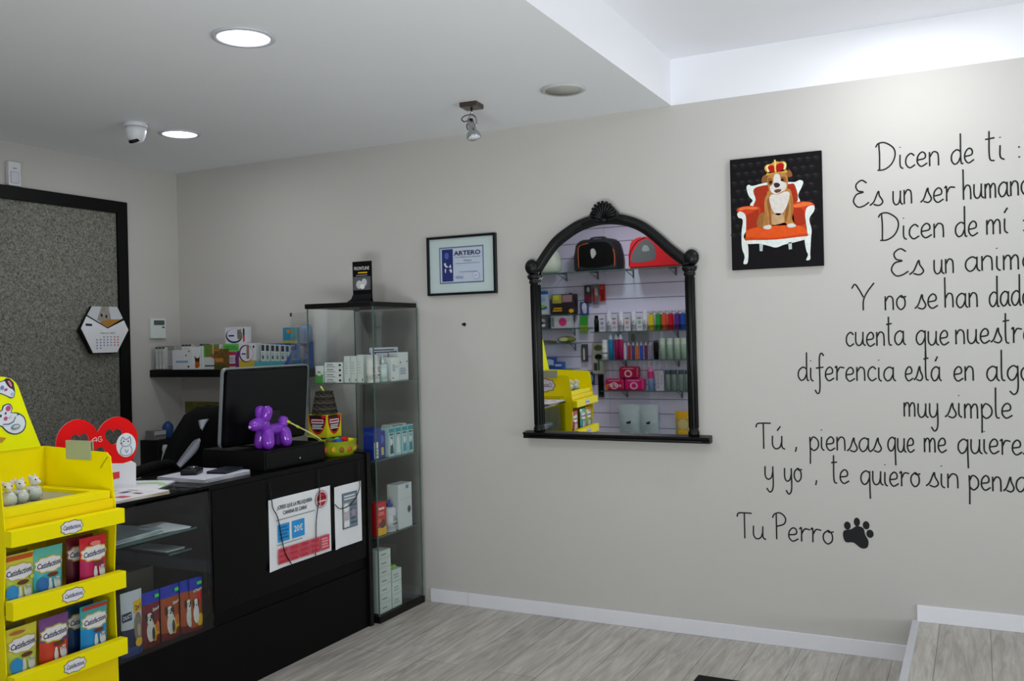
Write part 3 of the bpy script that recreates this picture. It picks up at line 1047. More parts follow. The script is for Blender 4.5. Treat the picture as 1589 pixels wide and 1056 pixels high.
for label, words_ in LINES:
    lx, lz = words_[0][1], words_[0][2]
    t = thing('handwritten_line', label, 'wall lettering', (lx, 0, lz), 0, 'lines of the handwritten wall verse')
    for wd, x0, zb, x1 in words_:
        tot = sum(GL[c][0] for c in wd) - (0.15 if len(wd) > 1 else 0)
        kx = (x1 - x0) / tot
        if wd == ':':
            for u, v in ((.08, .70), (.08, .03)):
                b = B()
                b.prism(ring_pts(x0 + u * XH - lx, zb + v * XH - lz, 0.0034, 0.0034, 12), fm, -0.0015, -0.0002, PEN)
                b.build('colon_dot', t)
            continue
        b = B()
        x = x0
        for i, c in enumerate(wd):
            adv, strokes = GL[c]
            jit = ((i * 37 + len(wd) * 11) % 7 - 3) * 0.0006
            for st in strokes:
                pts = [(x + u * kx - lx, -0.0007, zb + v * XH + jit - lz) for u, v in st]
                pts = smooth_path(pts, 5) if len(pts) > 2 else [Vector(p) for p in pts]
                b.tube(pts, 0.0009, PEN, n=6, flat=3.9, up=(0, 1, 0))
            x += adv * kx
        b.build('word', t)

t = thing('paw_print', 'solid black paw print painted on the wall beside the signature', 'wall decoration', (4.042, 0, 0.487))
b = B()
pad = [(-0.055, 0.035), (-0.05, 0.058), (-0.022, 0.066), (0.004, 0.082), (0.03, 0.074), (0.038, 0.045), (0.05, 0.02), (0.045, -0.008), (0.02, -0.014), (-0.012, 0.008), (-0.044, 0.008)]
pad = [(p.x, p.y) for p in smooth_path([(u, v, 0) for u, v in pad], 5, closed=True)]
b.prism(pad, fm, -0.0016, -0.0002, PEN)
b.build('main_pad', t)
for u, v, ru, rv in ((-0.036, 0.081, .014, .018), (0.004, 0.1, .013, .019), (0.042, 0.088, .014, .018), (0.057, 0.052, .015, .018)):
    b = B()
    b.prism(ring_pts(u, v, ru, rv, 20), fm, -0.0016, -0.0002, PEN)
    b.build('toe_pad', t)

# ================================================================== DISPLAY CABINET
CX0, CX1, CY0, CY1 = 1.385, 1.815, -0.452, -0.03
t = thing('glass_display_cabinet', 'tall glass display cabinet with black base and black top', 'display cabinet', ((CX0 + CX1) / 2, (CY0 + CY1) / 2, 0))
cx, cy = (CX1 - CX0) / 2, (CY1 - CY0) / 2
CABB = M('#070606', 0.45, var=0.1, spec=0.25)
SH = (0.432, 0.822, 1.216)
b = B()
b.box(-cx, cx, -cy, cy, 0, 0.035, CABB, 0.002)
b.build('base', t)
b = B()
b.box(-cx - 0.004, cx - 0.012, -cy - 0.004, cy, 1.605, 1.63, CABB, 0.002)
b.build('top_panel', t)
fpn = None
for nm, q in (('front_pane', (-cx + 0.005, cx - 0.005, -cy + 0.004, -cy + 0.008)), ('back_pane', (-cx + 0.005, cx - 0.005, cy - 0.008, cy - 0.004)),
              ('side_pane', (cx - 0.011, cx - 0.007, -cy + 0.01, cy - 0.01))):
    b = B()
    b.box(*q, 0.035, 1.605, GLASS)
    pn = b.build(nm, t)
    fpn = pn if nm == 'front_pane' else fpn
b = B()                                       # door pane standing ajar
b.box(-0.002, 0.002, 0, 0.33, 0.04, 1.59, GLASS, mat=Matrix.Translation((-cx + 0.004, -cy + 0.004, 0)) @ Matrix.Rotation(math.radians(55), 4, 'Z'))
b.box(-0.0035, 0.0035, 0.315, 0.332, 1.575, 1.595, BLACK, mat=Matrix.Translation((-cx + 0.004, -cy + 0.004, 0)) @ Matrix.Rotation(math.radians(55), 4, 'Z'))
b.build('door_pane', t)
for x, y in ((-cx + 0.006, -cy + 0.006), (cx - 0.009, -cy + 0.006), (cx - 0.009, cy - 0.006), (-cx + 0.006, cy - 0.006)):
    b = B()
    b.box(x - 0.0025, x + 0.0025, y - 0.0025, y + 0.0025, 0.035, 1.605, EDGEGLASS)
    b.build('corner_strip', t)
for z in SH:
    b = B()
    b.box(-cx + 0.012, cx - 0.014, -cy + 0.012, cy - 0.012, z - 0.005, z, SHELFGLASS)
    b.box(-cx + 0.012, cx - 0.014, -cy + 0.0105, -cy + 0.012, z - 0.005, z, EDGEGLASS)
    b.box(cx - 0.014, cx - 0.0125, -cy + 0.012, cy - 0.012, z - 0.005, z, EDGEGLASS)
    b.build('glass_shelf', t)
b = B()
b.box(0.10, 0.13, -cy - 0.004, -cy + 0.004, 1.582, 1.604, DGREY, 0.002)
b.build('lock', fpn)

# goods inside the cabinet ------------------------------------------------
g = 'goods in the glass cabinet'
TXT = ('l', 0.12, 0.25, 0.88, 0.75, 4, LGB)
z = SH[2]
carton('medicine_box', 'small green and white box at the end of the top glass shelf', 'box', (1.443, -0.40, z), 0.05, 0.05, 0.088, M('#dfe6e0', 0.5), [('r', 0, 0, 1, 0.5, GREEN), ('e', 0.5, 0.62, 0.38, 0.2, WHITE), ('l', 0.25, 0.56, 0.75, 0.7, 2, INK)], 0, g)
for i in range(4):
    carton('medicine_box', ('lowest', 'second lowest', 'third lowest', 'topmost')[i] + ' flat white box in the stack inside the cabinet', 'box', (1.535, -0.39, z + i * 0.0265), 0.112, 0.07, 0.026, M('#e4e6e4', 0.5), [('l', 0.12, 0.5, 0.5, 0.75, 1, INK), ('r', 0.82, 0.3, 0.95, 0.7, INK), ('l', 0.1, 0.1, 0.6, 0.35, 1, GREY)], 0, g)
for i, x in enumerate((1.62, 1.662, 1.704)):
    carton('medicine_box', ('upright plain white box beside the flat white box stack', 'middle plain white box of three upright in the cabinet', 'upright plain white box nearest the capped spray bottles')[i], 'box', (x, -0.395, z), 0.038, 0.05, 0.138 + 0.006 * (i == 2), M('#d9dedb', 0.5), [('r', 0.78, 0.06, 0.9, 0.16, INK), ('l', 0.15, 0.3, 0.6, 0.8, 5, LGREY)], 0, g)
for i, y in enumerate((-0.418, -0.372)):
    bottle('spray_bottle', ('blue-capped white bottle at the cabinet corner', 'blue-capped white bottle beside the dropper bottle')[i], 'bottle', (1.765, y, z), 0.02, 0.152, WHITE, DBLUE, g, shoulder=0.95, neck=0.55, capfrac=0.2, tip=True, rotz=R90, band=M('#ddd8d4', 0.5, var=0.1), text='OTIC')
bottle('dropper_bottle', 'pale pointed dropper bottle on the top glass shelf', 'bottle', (1.765, -0.31, z), 0.024, 0.138, M('#cfe0dc', 0.3), M('#dce8e4', 0.3), g, shoulder=0.62, neck=0.3, capfrac=0.3, tip=True, rotz=R90)
carton('medicine_box', 'white box with small dark dots in the cabinet', 'box', (1.755, -0.225, z), 0.07, 0.06, 0.125, M('#dde2e2', 0.5), [('e', 0.75, 0.6, 0.06, 0.03, INK), ('l', 0.15, 0.4, 0.55, 0.7, 4, LGB), ('r', 0.1, 0.1, 0.3, 0.16, GREY)], R90, g)
carton('medicine_box', 'taller white box at the wall end of the top glass shelf', 'box', (1.745, -0.13, z), 0.095, 0.06, 0.15, M('#d6dcdf', 0.5), [('e', 0.85, 0.66, 0.05, 0.03, INK), ('e', 0.2, 0.64, 0.05, 0.03, INK), ('l', 0.15, 0.2, 0.75, 0.45, 4, LGB)], R90, g)
carton('leaflet_card', 'low wide printed card behind the white boxes in the cabinet', 'card', (1.70, -0.20, z), 0.25, 0.012, 0.178, M('#c9cfd8', 0.6), [('l', 0.05, 0.82, 0.95, 0.96, 2, NAVY)], R90, g)
z = SH[1]
carton('supplement_box', 'dark blue box at the corner of the second glass shelf', 'box', (1.758, -0.405, z), 0.07, 0.06, 0.165, DBLUE, [('r', 0.1, 0.05, 0.6, 0.55, M('#d8dccb', 0.5)), ('l', 0.15, 0.1, 0.55, 0.4, 3, GREY)], R90, g, side=[('r', 0.1, 0.1, 0.9, 0.5, M('#2a52b0', 0.4))])
carton('supplement_box', 'second blue box, with a yellow label, in the cabinet', 'box', (1.74, -0.338, z), 0.055, 0.06, 0.14, M('#2b2f86', 0.4), [('r', 0.2, 0.12, 0.75, 0.4, M('#c9c46a', 0.5)), ('e', 0.5, 0.7, 0.3, 0.16, M('#4a6ad0', 0.4))], R90, g)
TB = M('#a9ccd2', 0.45, var=0.15, scale=40)
for i, y in enumerate((-0.268, -0.206, -0.144, -0.086)):
    carton('supplement_box', ('dark striped teal box beside the blue boxes', 'pale teal box with a dog picture', 'pale teal box with a swirl picture', 'pale teal box nearest the wall')[i] + ', second glass shelf', 'box', (1.752, y, z), 0.054, 0.06, 0.152, TB,
           [('r', 0.05, 0.82, 0.95, 0.96, TEAL), ('p', [(0.2, 0.1), (0.35, 0.62), (0.6, 0.7), (0.7, 0.4), (0.85, 0.1)], (M('#3c4a48', 0.5), M('#d5e4de', 0.5), M('#4aa6b4', 0.5), M('#2c8a9a', 0.5))[i]), ('e', 0.45, 0.5, 0.2, 0.12, WHITE), ('l', 0.15, 0.72, 0.8, 0.8, 1, INK)], R90, g)
carton('flat_carton', 'flat pale carton lying across the teal boxes in the cabinet', 'box', (1.752, -0.2, z + 0.1525), 0.15, 0.055, 0.012, M('#aeb8b4', 0.5), [('l', 0.1, 0.2, 0.8, 0.8, 1, INK)], R90, g)
z = SH[0]
carton('powder_box', 'red and yellow box on the third glass shelf', 'box', (1.762, -0.378, z), 0.085, 0.045, 0.168, RED, [('r', 0, 0, 1, 0.24, OYELLOW), ('e', 0.6, 0.34, 0.3, 0.13, M('#3a4a28', 0.5)), ('e', 0.6, 0.35, 0.16, 0.08, DRED), ('l', 0.2, 0.75, 0.8, 0.88, 1, WHITE), ('l', 0.2, 0.6, 0.8, 0.72, 2, M('#f0a0a0', 0.5)), ('e', 0.3, 0.46, 0.2, 0.07, M('#e06a50', 0.5))], R90, g)
bottle('white_bottle', 'white bottle with a dark blue cap on the third shelf', 'bottle', (1.765, -0.278, z), 0.034, 0.165, M('#d5d9e0', 0.35), DBLUE, g, shoulder=0.72, neck=0.45, capfrac=0.22, rotz=R90, text='LOTION', tip=True)
carton('shampoo_box', 'tall white box with a round grey hole on the third shelf', 'box', (1.758, -0.17, z), 0.13, 0.07, 0.235, M('#d3d9da', 0.5), [('e', 0.78, 0.4, 0.13, 0.09, GREY), ('e', 0.78, 0.4, 0.09, 0.06, DGREY), ('r', 0.02, 0.66, 0.98, 0.672, LGREY), ('r', 0.55, 0.88, 0.75, 0.96, M('#7c88a8', 0.5))], R90, g)
z = 0.035
for i in range(7):
    carton('pipette_box', ('lowest', 'second', 'third', 'middle', 'fifth', 'sixth', 'topmost')[i] + ' white carton of the tall stack on the cabinet base', 'box', (1.752, -0.362, z + i * 0.0455), 0.10, 0.075, 0.045, M('#cfd8d4', 0.5), [('r', 0.06, 0.1, 0.94, 0.22, LGREY), ('l', 0.15, 0.4, 0.6, 0.7, 1, GREY)], R90, 'white cartons stacked on the cabinet base')
for i in range(3):
    carton('pipette_box', ('lowest', 'middle', 'topmost')[i] + ' carton of the short stack beside the tall white stack', 'box', (1.752, -0.258, z + i * 0.066), 0.085, 0.075, 0.065, M('#d2dcd8', 0.5), [('l', 0.12, 0.25, 0.7, 0.7, 2, M('#9ab0b8', 0.5)), ('r', 0.05, 0.05, 0.95, 0.12, LGREY)], R90, 'white cartons stacked on the cabinet base')
carton('pipette_box', 'tiny lime box lying on the short stack of cartons', 'box', (1.745, -0.262, z + 0.199), 0.05, 0.05, 0.014, LIME, (), R90, g)

# folded advertising display on the cabinet top
t = thing('counter_display', 'black advertising card display standing on top of the cabinet', 'display card', (1.604, -0.25, 1.631))
b = B()
DB = M('#09090b', 0.6, spec=0.12)
prof = [(0.0, 0.225), (0.0, 0.05), (-0.012, 0.025), (-0.04, 0.006), (-0.075, 0.0)]
wds = [0.061, 0.061, 0.066, 0.078, 0.088]
for i in range(4):
    (y0, z0), (y1, z1) = prof[i], prof[i + 1]
    b.poly([(-wds[i], y0, z0), (wds[i], y0, z0), (wds[i + 1], y1, z1), (-wds[i + 1], y1, z1)], DB)
b.box(-0.061, 0.061, 0.001, 0.006, 0.0, 0.225, DB)
b.poly([(-0.03, 0.0062, 0.15), (0.03, 0.0062, 0.15), (0.03, 0.06, 0.0), (-0.03, 0.06, 0.0)], DB)
prints_on(b, [('r', 0.04, 0.32, 0.96, 0.64, M('#5a5c60', 0.4, var=0.6, scale=70)), ('e', 0.35, 0.45, 0.16, 0.1, LGREY), ('e', 0.62, 0.5, 0.14, 0.09, LGREY), ('e', 0.52, 0.4, 0.12, 0.06, WHITE), ('t', 'FRONTLINE', 0.5, 0.83, 0.085, 0.8, WHITE), ('l', 0.3, 0.7, 0.8, 0.76, 1, OYELLOW), ('l', 0.2, 0.65, 0.8, 0.69, 1, GREY)], 0.122, 0.225, -0.0004)
b.build('card', t)
b = B()
b.box(-0.05, 0.05, -0.06, -0.02, 0.0, 0.006, M('#17181c', 0.5))
b.build('foot_flap', t)

# ---- soft goods: foil pouches
def pouch(name, label, cat, loc, w_, h_, d_, bands, prints=(), rotz=0.0, group=None, lean=0.0, hang=False, gloss=0.28):
    """stand-up foil bag: bulged front and back, flat seal on top; bands [(v top, material)...]"""
    b = B()
    nx, nz = 10, 14

    def bulge(u, v):
        f = (0.07 + 0.93 * (1 - v ** 2.4)) * (0.72 + 0.28 * min(1, v * 6))
        return 0.5 * d_ * (1 - abs(2 * u - 1) ** 3.0) * f + 0.0006

    def wid(v):
        return w_ * (1 - 0.035 * math.sin(PI * min(1, v * 1.05)))

    def P(u, v, s, e=0.0):
        return Vector((wid(v) * (u - 0.5), s * (bulge(u, v) + e) + lean * v * h_, h_ * v))
    for s in (-1, 1):
        grid = [[b.bm.verts.new(P(i / nx, j / nz, s)) for i in range(nx + 1)] for j in range(nz + 1)]
        for j in range(nz):
            vm = (j + 0.5) / nz
            m = next(mm for top, mm in bands if vm <= top + 1e-6)
            for i in range(nx):
                q = [grid[j][i], grid[j][i + 1], grid[j + 1][i + 1], grid[j + 1][i]]
                b.face(q if s < 0 else q[::-1], m, True)
    # bottom gusset
    bot = [b.bm.verts.new(P(i / nx, 0, -1)) for i in range(nx + 1)] + [b.bm.verts.new(P(i / nx, 0, 1)) for i in range(nx, -1, -1)]
    b.face(bot[::-1], bands[0][1])
    lay = 0
    for p in prints:
        lay += 1
        e = 0.0008 + 0.0004 * lay
        if p[0] == 'c':                      # star-shaped blob: centre u,v, outline, material
            u0, v0, out, m = p[1], p[2], p[3], p[4]
            K = 4
            rings = [[b.bm.verts.new(P(u0 + (u - u0) * k / K, v0 + (v - v0) * k / K, -1, e)) for u, v in out] for k in range(1, K + 1)]
            c0 = b.bm.verts.new(P(u0, v0, -1, e))
            n = len(out)
            for i in range(n):
                b.face([c0, rings[0][i], rings[0][(i + 1) % n]], m, True)
                for k in range(K - 1):
                    b.face([rings[k][i], rings[k + 1][i], rings[k + 1][(i + 1) % n], rings[k][(i + 1) % n]], m, True)
        elif p[0] == 't':                    # text,u,v,height,width,mat,shear
            V, Fs, wd = text_mesh(p[1], p[7] if len(p) > 7 else 0.0, 0.022)
            for ou, ov in ((0, 0),):
                vs = [b.bm.verts.new(P(p[2] + ou + q.x / wd * p[5], p[3] + ov + q.y * 1.35 * p[4] + (q.x / wd) * 0.03, -1, e)) for q in V]
                for f in Fs:
                    b.face([vs[i] for i in f], p[6])
    if hang:
        pass
    return tag(b.build(name, None, loc, rotz), label, cat, group)


def E_(u, v, ru, rv, m, n=18):
    return ('c', u, v, ring_pts(u, v, ru, rv, n), m)


def cloud_pts(u, v, ru, rv, n=40):
    return [(u + ru * (1 + 0.055 * math.cos(9 * a)) * (abs(math.cos(a)) ** 0.75) * (1 if math.cos(a) >= 0 else -1),
             v + rv * (1 + 0.075 * math.cos(9 * a)) * (abs(math.sin(a)) ** 0.8) * (1 if math.sin(a) >= 0 else -1)) for a in (2 * PI * i / n for i in range(n))]


def flat_holes(b, outer, holes, fn, d0, d1, m, edge=None):
    """outline with openings, filled and extruded between depths d0..d1"""
    cu = bpy.data.curves.new('outline', 'CURVE')
    cu.dimensions = '2D'
    cu.fill_mode = 'BOTH'
    for pts in [outer] + holes:
        sp = cu.splines.new('POLY')
        sp.points.add(len(pts) - 1)
        for i, (u, v) in enumerate(pts):
            sp.points[i].co = (u, v, 0, 1)
        sp.use_cyclic_u = True
    o = bpy.data.objects.new('outline', cu)
    COL.objects.link(o)
    dg = bpy.context.evaluated_depsgraph_get()
    me = bpy.data.meshes.new_from_object(o.evaluated_get(dg))
    for d in (d0, d1):
        vs = [b.bm.verts.new(fn(v.co.x, v.co.y, d)) for v in me.vertices]
        for p in me.polygons:
            b.face([vs[i] for i in p.vertices], m)
    bpy.data.objects.remove(o)
    bpy.data.curves.remove(cu)
    bpy.data.meshes.remove(me)
    for pts in [outer] + holes:
        b.prism(pts, fn, d0, d1, edge or m, caps=False)


# ================================================================== COUNTER
OX, OY = 1.565, -1.25
t = thing('shop_counter', 'long black shop counter with a glass-fronted end', 'counter', (OX, OY, 0))
CB = M('#030304', 0.3, var=0.1, spec=0.16)
CBM = M('#040405', 0.5, var=0.12, spec=0.12)
b = B()
b.box(-0.20, 0.218, -0.785, 0.743, 0, 0.295, CBM, 0.002)
b.build('plinth', t)
b = B()
b.box(-0.225, 0.232, 0.743, 0.772, 0, 0.872, M('#090706', 0.4, spec=0.25), 0.002)
b.build('end_panel', t)
b = B()
b.box(-0.225, 0.222, -0.310, 0.742, 0.846, 0.868, CB, 0.002)
b.build('top', t)
b = B()
b.box(-0.225, 0.220, -0.785, -0.3105, 0.860, 0.868, SMOKE)
b.box(0.2202, 0.2220, -0.785, -0.3105, 0.858, 0.868, CB)
b.box(-0.225, -0.2, -0.785, -0.3105, 0.846, 0.8598, CB)
b.build('glass_top', t)
b = B()
b.box(0.195, 0.222, -0.295, 0.742, 0.352, 0.845, CB, 0.001)
b.box(0.19, 0.212, -0.295, 0.742, 0.2955, 0.3515, CBM)
b.build('front_panel', t)
b = B()
b.box(-0.215, -0.2, -0.785, 0.742, 0.2955, 0.8455, M('#1b1b1d', 0.5))
b.build('back_panel', t)
b = B()
b.box(-0.199, 0.189, -0.31, -0.296, 0.2955, 0.8455, CBM)
b.build('divider', t)
b = B()
b.box(0.212, 0.217, -0.783, -0.297, 0.296, 0.8455, SMOKE)
b.build('front_pane', t)
b = B()
b.box(-0.199, 0.211, -0.783, -0.778, 0.296, 0.8455, SMOKE)
b.build('side_pane', t)
for z, x0, x1, y0, y1 in ((0.70, -0.19, 0.15, -0.776, -0.312), (0.555, -0.19, 0.08, -0.776, -0.60), (0.612, -0.19, 0.12, -0.43, -0.312)):
    b = B()
    b.box(x0, x1, y0, y1, z - 0.008, z, SHELFGLASS)
    b.box(x1, x1 + 0.002, y0, y1, z - 0.008, z, EDGEGLASS)
    b.build('glass_shelf', t)

# inside the glass end of the counter
g = 'things inside the glass end of the counter'


def papers(name, label, loc, w_, d_, n, mats, rotz=0.0, group=None, extra=None):
    b = B()
    z = 0
    for i in range(n):
        a = (i * 53 % 7 - 3) * 0.02
        th = 0.0018
        b.box(-w_ / 2, w_ / 2, -d_ / 2, d_ / 2, z, z + th, mats[i % len(mats)], mat=Matrix.Rotation(a, 4, 'Z'))
        z += th + 0.0002
    if extra:
        extra(b, z)
    return tag(b.build(name, None, loc, rotz), label, 'papers', group)


PB = M('#cfdce2', 0.6)
papers('paper_pile', 'low pile of papers on the upper glass shelf inside the counter', (1.58, -1.84, 0.7005), 0.23, 0.26, 9, [PB, PAPER, M('#9aa6ae', 0.6)], 0.1)
papers('paper_sheet', 'loose curled white sheet on the upper glass shelf inside the counter', (1.60, -1.645, 0.7005), 0.2, 0.15, 2, [PAPER], -0.15)
papers('paper_pile', 'pale papers on the lowest glass shelf behind the white snack bag', (1.52, -1.925, 0.5555), 0.2, 0.14, 4, [PB, PAPER], 0.05)
papers('paper_sheet', 'white sheet on the small glass shelf beside the black divider', (1.56, -1.62, 0.6125), 0.2, 0.09, 2, [PAPER], 0.03)
carton('storage_carton', 'dull brown carton at the back behind the snack bags', 'box', (1.45, -1.72, 0.2955), 0.22, 0.14, 0.24, M('#5a524a', 0.7), (), R90)
carton('storage_carton', 'small dark purple carton under the upper glass shelf', 'box', (1.47, -1.93, 0.5555), 0.11, 0.1, 0.09, M('#2c2a3c', 0.6), [('r', 0.1, 0.1, 0.25, 0.9, LGREY)], R90)
# snack bags in the showcase
BLF, ORF = M('#2436b0', 0.25, coat=0.12), M('#a8481c', 0.28, coat=0.12, var=0.25, scale=40)
for i, (y, name_) in enumerate(((-1.812, 'dark red dog snack bag with a crossed paw picture, beside the white bag'), (-1.715, 'second blue-topped dog snack bag from the white bag'), (-1.618, 'orange dog snack bag with a spotted dog, third from the divider'), (-1.578, ''))):
    if not name_:
        continue
    rb = [M('#7c1c2c', 0.3, coat=0.12, var=0.3, scale=30), ORF, ORF][i]
    pouch('snack_bag', name_, 'snack bag', (1.722, y, 0.296), 0.092, 0.206, 0.03, [(0.12, M('#6a1a1a', 0.3)), (0.8, rb), (1.0, BLF)],
          [E_(0.66, 0.24, 0.3, 0.15, OYELLOW), E_(0.8, 0.34, 0.16, 0.1, M('#d8782a', 0.4)), E_(0.40, 0.30, 0.2, 0.2, M('#d8d0c8', 0.5, var=0.3, scale=80)), E_(0.52, 0.24, 0.08, 0.12, M('#4a3430', 0.5)), E_(0.36, 0.53, 0.17, 0.10, M('#e4dcd4', 0.5)), E_(0.20, 0.55, 0.06, 0.085, M('#3a2420', 0.5)), E_(0.52, 0.55, 0.06, 0.085, M('#3a2420', 0.5)), E_(0.43, 0.56, 0.05, 0.04, M('#4a3430', 0.5)), E_(0.30, 0.555, 0.018, 0.014, INK, 8), E_(0.42, 0.555, 0.018, 0.014, INK, 8), E_(0.36, 0.505, 0.04, 0.02, INK, 10), E_(0.76, 0.14, 0.12, 0.07, DRED), ('c', 0.8, 0.9, [(0.68, 0.87), (0.92, 0.87), (0.92, 0.93), (0.68, 0.93)], FLUO), ('t', 'Snack', 0.68, 0.68, 0.06, 0.4, WHITE, 0.2)], R90, 'dog snack bags in the glass counter')
for i, y in enumerate((-1.552,)):
    pass
pouch('snack_bag', 'orange dog snack bag next to the black divider inside the counter', 'snack bag', (1.735, -1.604 + 0.01, 0.296), 0.066, 0.206, 0.024, [(0.1, M('#6a1a1a', 0.3)), (0.8, ORF), (1.0, BLF)],
      [E_(0.66, 0.62, 0.22, 0.12, RED), E_(0.65, 0.2, 0.3, 0.12, OYELLOW), E_(0.34, 0.33, 0.2, 0.18, M('#ded6ce', 0.5, var=0.3, scale=80)), E_(0.34, 0.53, 0.18, 0.09, M('#e4dcd4', 0.5)), E_(0.17, 0.54, 0.06, 0.08, M('#3a2420', 0.5)), E_(0.5, 0.54, 0.06, 0.08, M('#3a2420', 0.5)), E_(0.34, 0.5, 0.045, 0.02, INK, 10), ('c', 0.7, 0.9, [(0.5, 0.87), (0.9, 0.87), (0.9, 0.93), (0.5, 0.93)], FLUO), ('t', 'Chips', 0.5, 0.78, 0.05, 0.7, WHITE, 0.2)], R90, 'dog snack bags in the glass counter')
pouch('snack_bag', 'white and navy treat bag with a long-haired dog, at the stand end', 'snack bag', (1.74, -1.912, 0.296), 0.095, 0.235, 0.032, [(0.12, M('#2a3f7a', 0.3)), (0.42, M('#232548', 0.3)), (1.0, M('#c9cdd6', 0.3))],
      [E_(0.72, 0.42, 0.24, 0.24, M('#8a7c6c', 0.6, var=0.3, scale=60)), E_(0.74, 0.38, 0.1, 0.1, M('#b8a894', 0.6)), ('c', 0.74, 0.74, [(0.54, 0.64), (0.96, 0.67), (0.96, 0.86), (0.54, 0.83)], OYELLOW), ('t', '2x1', 0.75, 0.74, 0.08, 0.3, INK), ('c', 0.22, 0.62, [(0.02, 0.55), (0.4, 0.57), (0.4, 0.7), (0.02, 0.68)], NAVY), ('t', 'DUCT', 0.21, 0.625, 0.06, 0.32, WHITE), E_(0.7, 0.2, 0.2, 0.07, OYELLOW)], R90, 'dog snack bags in the glass counter')

# posters taped to the counter front (the posters' bottom corners curl)
def poster(name, label, y0, y1, z0, z1, prints, skew=0.0):
    w_, h_ = y1 - y0, z1 - z0
    b = B()
    n = 10
    vs = []
    for j in range(n + 1):
        row = []
        for i in range(n + 1):
            u, v = i / n, j / n
            bow = 0.0022 * math.sin(PI * u) * math.sin(PI * v)
            curl = 0.012 * max(0, 1 - (u + v) * 5) + 0.006 * max(0, 1 - ((u) + (1 - v)) * 6)
            row.append(b.bm.verts.new((0.001 + bow + curl, w_ * (u - 0.5) - curl * 1.2, h_ * v + skew * (u - 0.5))))
        vs.append(row)
    for j in range(n):
        for i in range(n):
            b.face([vs[j][i], vs[j][i + 1], vs[j + 1][i + 1], vs[j + 1][i]], PAPER, True)
    for p in prints:
        b2 = p
    prints_on(b, prints, w_, h_, 0, side=(0.0042, w_))
    return tag(b.build(name, None, (1.7872, (y0 + y1) / 2, z0)), label, 'poster')


BL2 = M('#2b95d8', 0.5, var=0.03)
RD2 = M('#d04858', 0.5, var=0.05)
pr = [('t', '¿CREES QUE LA PELUQUERÍA', 0.40, 0.86, 0.055, 0.56, INK, 0, 0.0007), ('t', 'CANINA ES CARA?', 0.40, 0.77, 0.055, 0.38, INK, 0, 0.0007), ('l', 0.1, 0.675, 0.72, 0.70, 1, GREY),
      ('r', 0.12, 0.37, 0.30, 0.62, BL2), ('r', 0.34, 0.37, 0.54, 0.62, BL2), ('t', '20€', 0.44, 0.495, 0.09, 0.14, WHITE, 0, 0.0008),
      ('l', 0.14, 0.4, 0.28, 0.6, 4, M('#1b6aa8', 0.5)), ('l', 0.1, 0.325, 0.5, 0.345, 1, GREY),
      ('e', 0.83, 0.83, 0.105, 0.13, M('#6a3a44', 0.5)), ('e', 0.83, 0.83, 0.098, 0.12, M('#e0dce0', 0.5)), ('e', 0.83, 0.83, 0.085, 0.105, M('#b0202c', 0.5)),
      ('r', 0.755, 0.79, 0.905, 0.81, M('#f0d0d4', 0.5)), ('r', 0.76, 0.845, 0.90, 0.86, M('#30181c', 0.5)), ('r', 0.80, 0.74, 0.81, 0.92, M('#f0d0d4', 0.5))]
for c in range(4):
    for r in range(3):
        pr.append(('r', 0.11 + c * 0.165, 0.06 + r * 0.075, 0.27 + c * 0.165, 0.13 + r * 0.075, RD2))
        pr.append(('l', 0.13 + c * 0.165, 0.075 + r * 0.075, 0.25 + c * 0.165, 0.115 + r * 0.075, 2, M('#a02c3c', 0.5)))
pr.append(('r', 0.775, 0.06, 0.93, 0.28, RD2))
pr.append(('l', 0.80, 0.09, 0.91, 0.25, 4, M('#e8a8b0', 0.5)))
poster('printed_poster', 'white poster with blue and red price boxes on the counter front', -1.222, -0.797, 0.444, 0.752, pr)
GB = M('#7a8794', 0.5)
pr2 = [('r', 0.26, 0.28, 0.82, 0.86, M('#39424c', 0.5)), ('r', 0.275, 0.29, 0.805, 0.85, GB), ('r', 0.29, 0.3, 0.52, 0.7, M('#a8b4bc', 0.5)), ('e', 0.4, 0.62, 0.1, 0.07, WHITE), ('e', 0.4, 0.5, 0.08, 0.05, M('#c8b0b8', 0.5)),
       ('e', 0.36, 0.36, 0.05, 0.06, WHITE), ('e', 0.45, 0.36, 0.05, 0.06, WHITE), ('l', 0.55, 0.32, 0.78, 0.68, 5, M('#55616e', 0.5)), ('l', 0.32, 0.74, 0.78, 0.83, 2, M('#dfe4e8', 0.5)), ('e', 0.66, 0.52, 0.1, 0.06, M('#9a90a8', 0.5))]
poster('printed_poster', 'smaller white poster with a grey picture beside the counter end', -0.766, -0.553, 0.442, 0.738, pr2)

CORD = M('#0c0c0e', 0.5)


def cord(label, pts, r=0.0022):
    p0 = Vector(pts[0])
    b = B()
    b.tube(smooth_path([Vector(p) - p0 for p in pts], 8), r, CORD, n=7)
    return tag(b.build('elastic_string', None, p0), label, 'string', 'black strings hanging over the posters')


cx_ = 1.7985
cord('thin black string hanging over the outer edge of the price poster', [(cx_ - .004, -1.219, 0.83), (cx_, -1.211, 0.745), (cx_, -1.205, 0.715), (cx_, -1.176, 0.668), (cx_, -1.156, 0.585), (cx_, -1.135, 0.51), (cx_, -1.091, 0.444)])
cord('thin black string hanging down over the red price poster logo', [(cx_ - .004, -0.889, 0.835), (cx_, -0.888, 0.744), (cx_, -0.9, 0.68), (cx_, -0.917, 0.601), (cx_, -0.921, 0.52), (cx_, -0.927, 0.448)])
cord('looped black string across the poster with the grey picture', [(cx_, -0.775, 0.658), (cx_, -0.742, 0.633), (cx_, -0.696, 0.63), (cx_, -0.65, 0.64), (cx_, -0.607, 0.668), (cx_, -0.58, 0.705), (cx_, -0.577, 0.745), (cx_ - .004, -0.58, 0.83)])

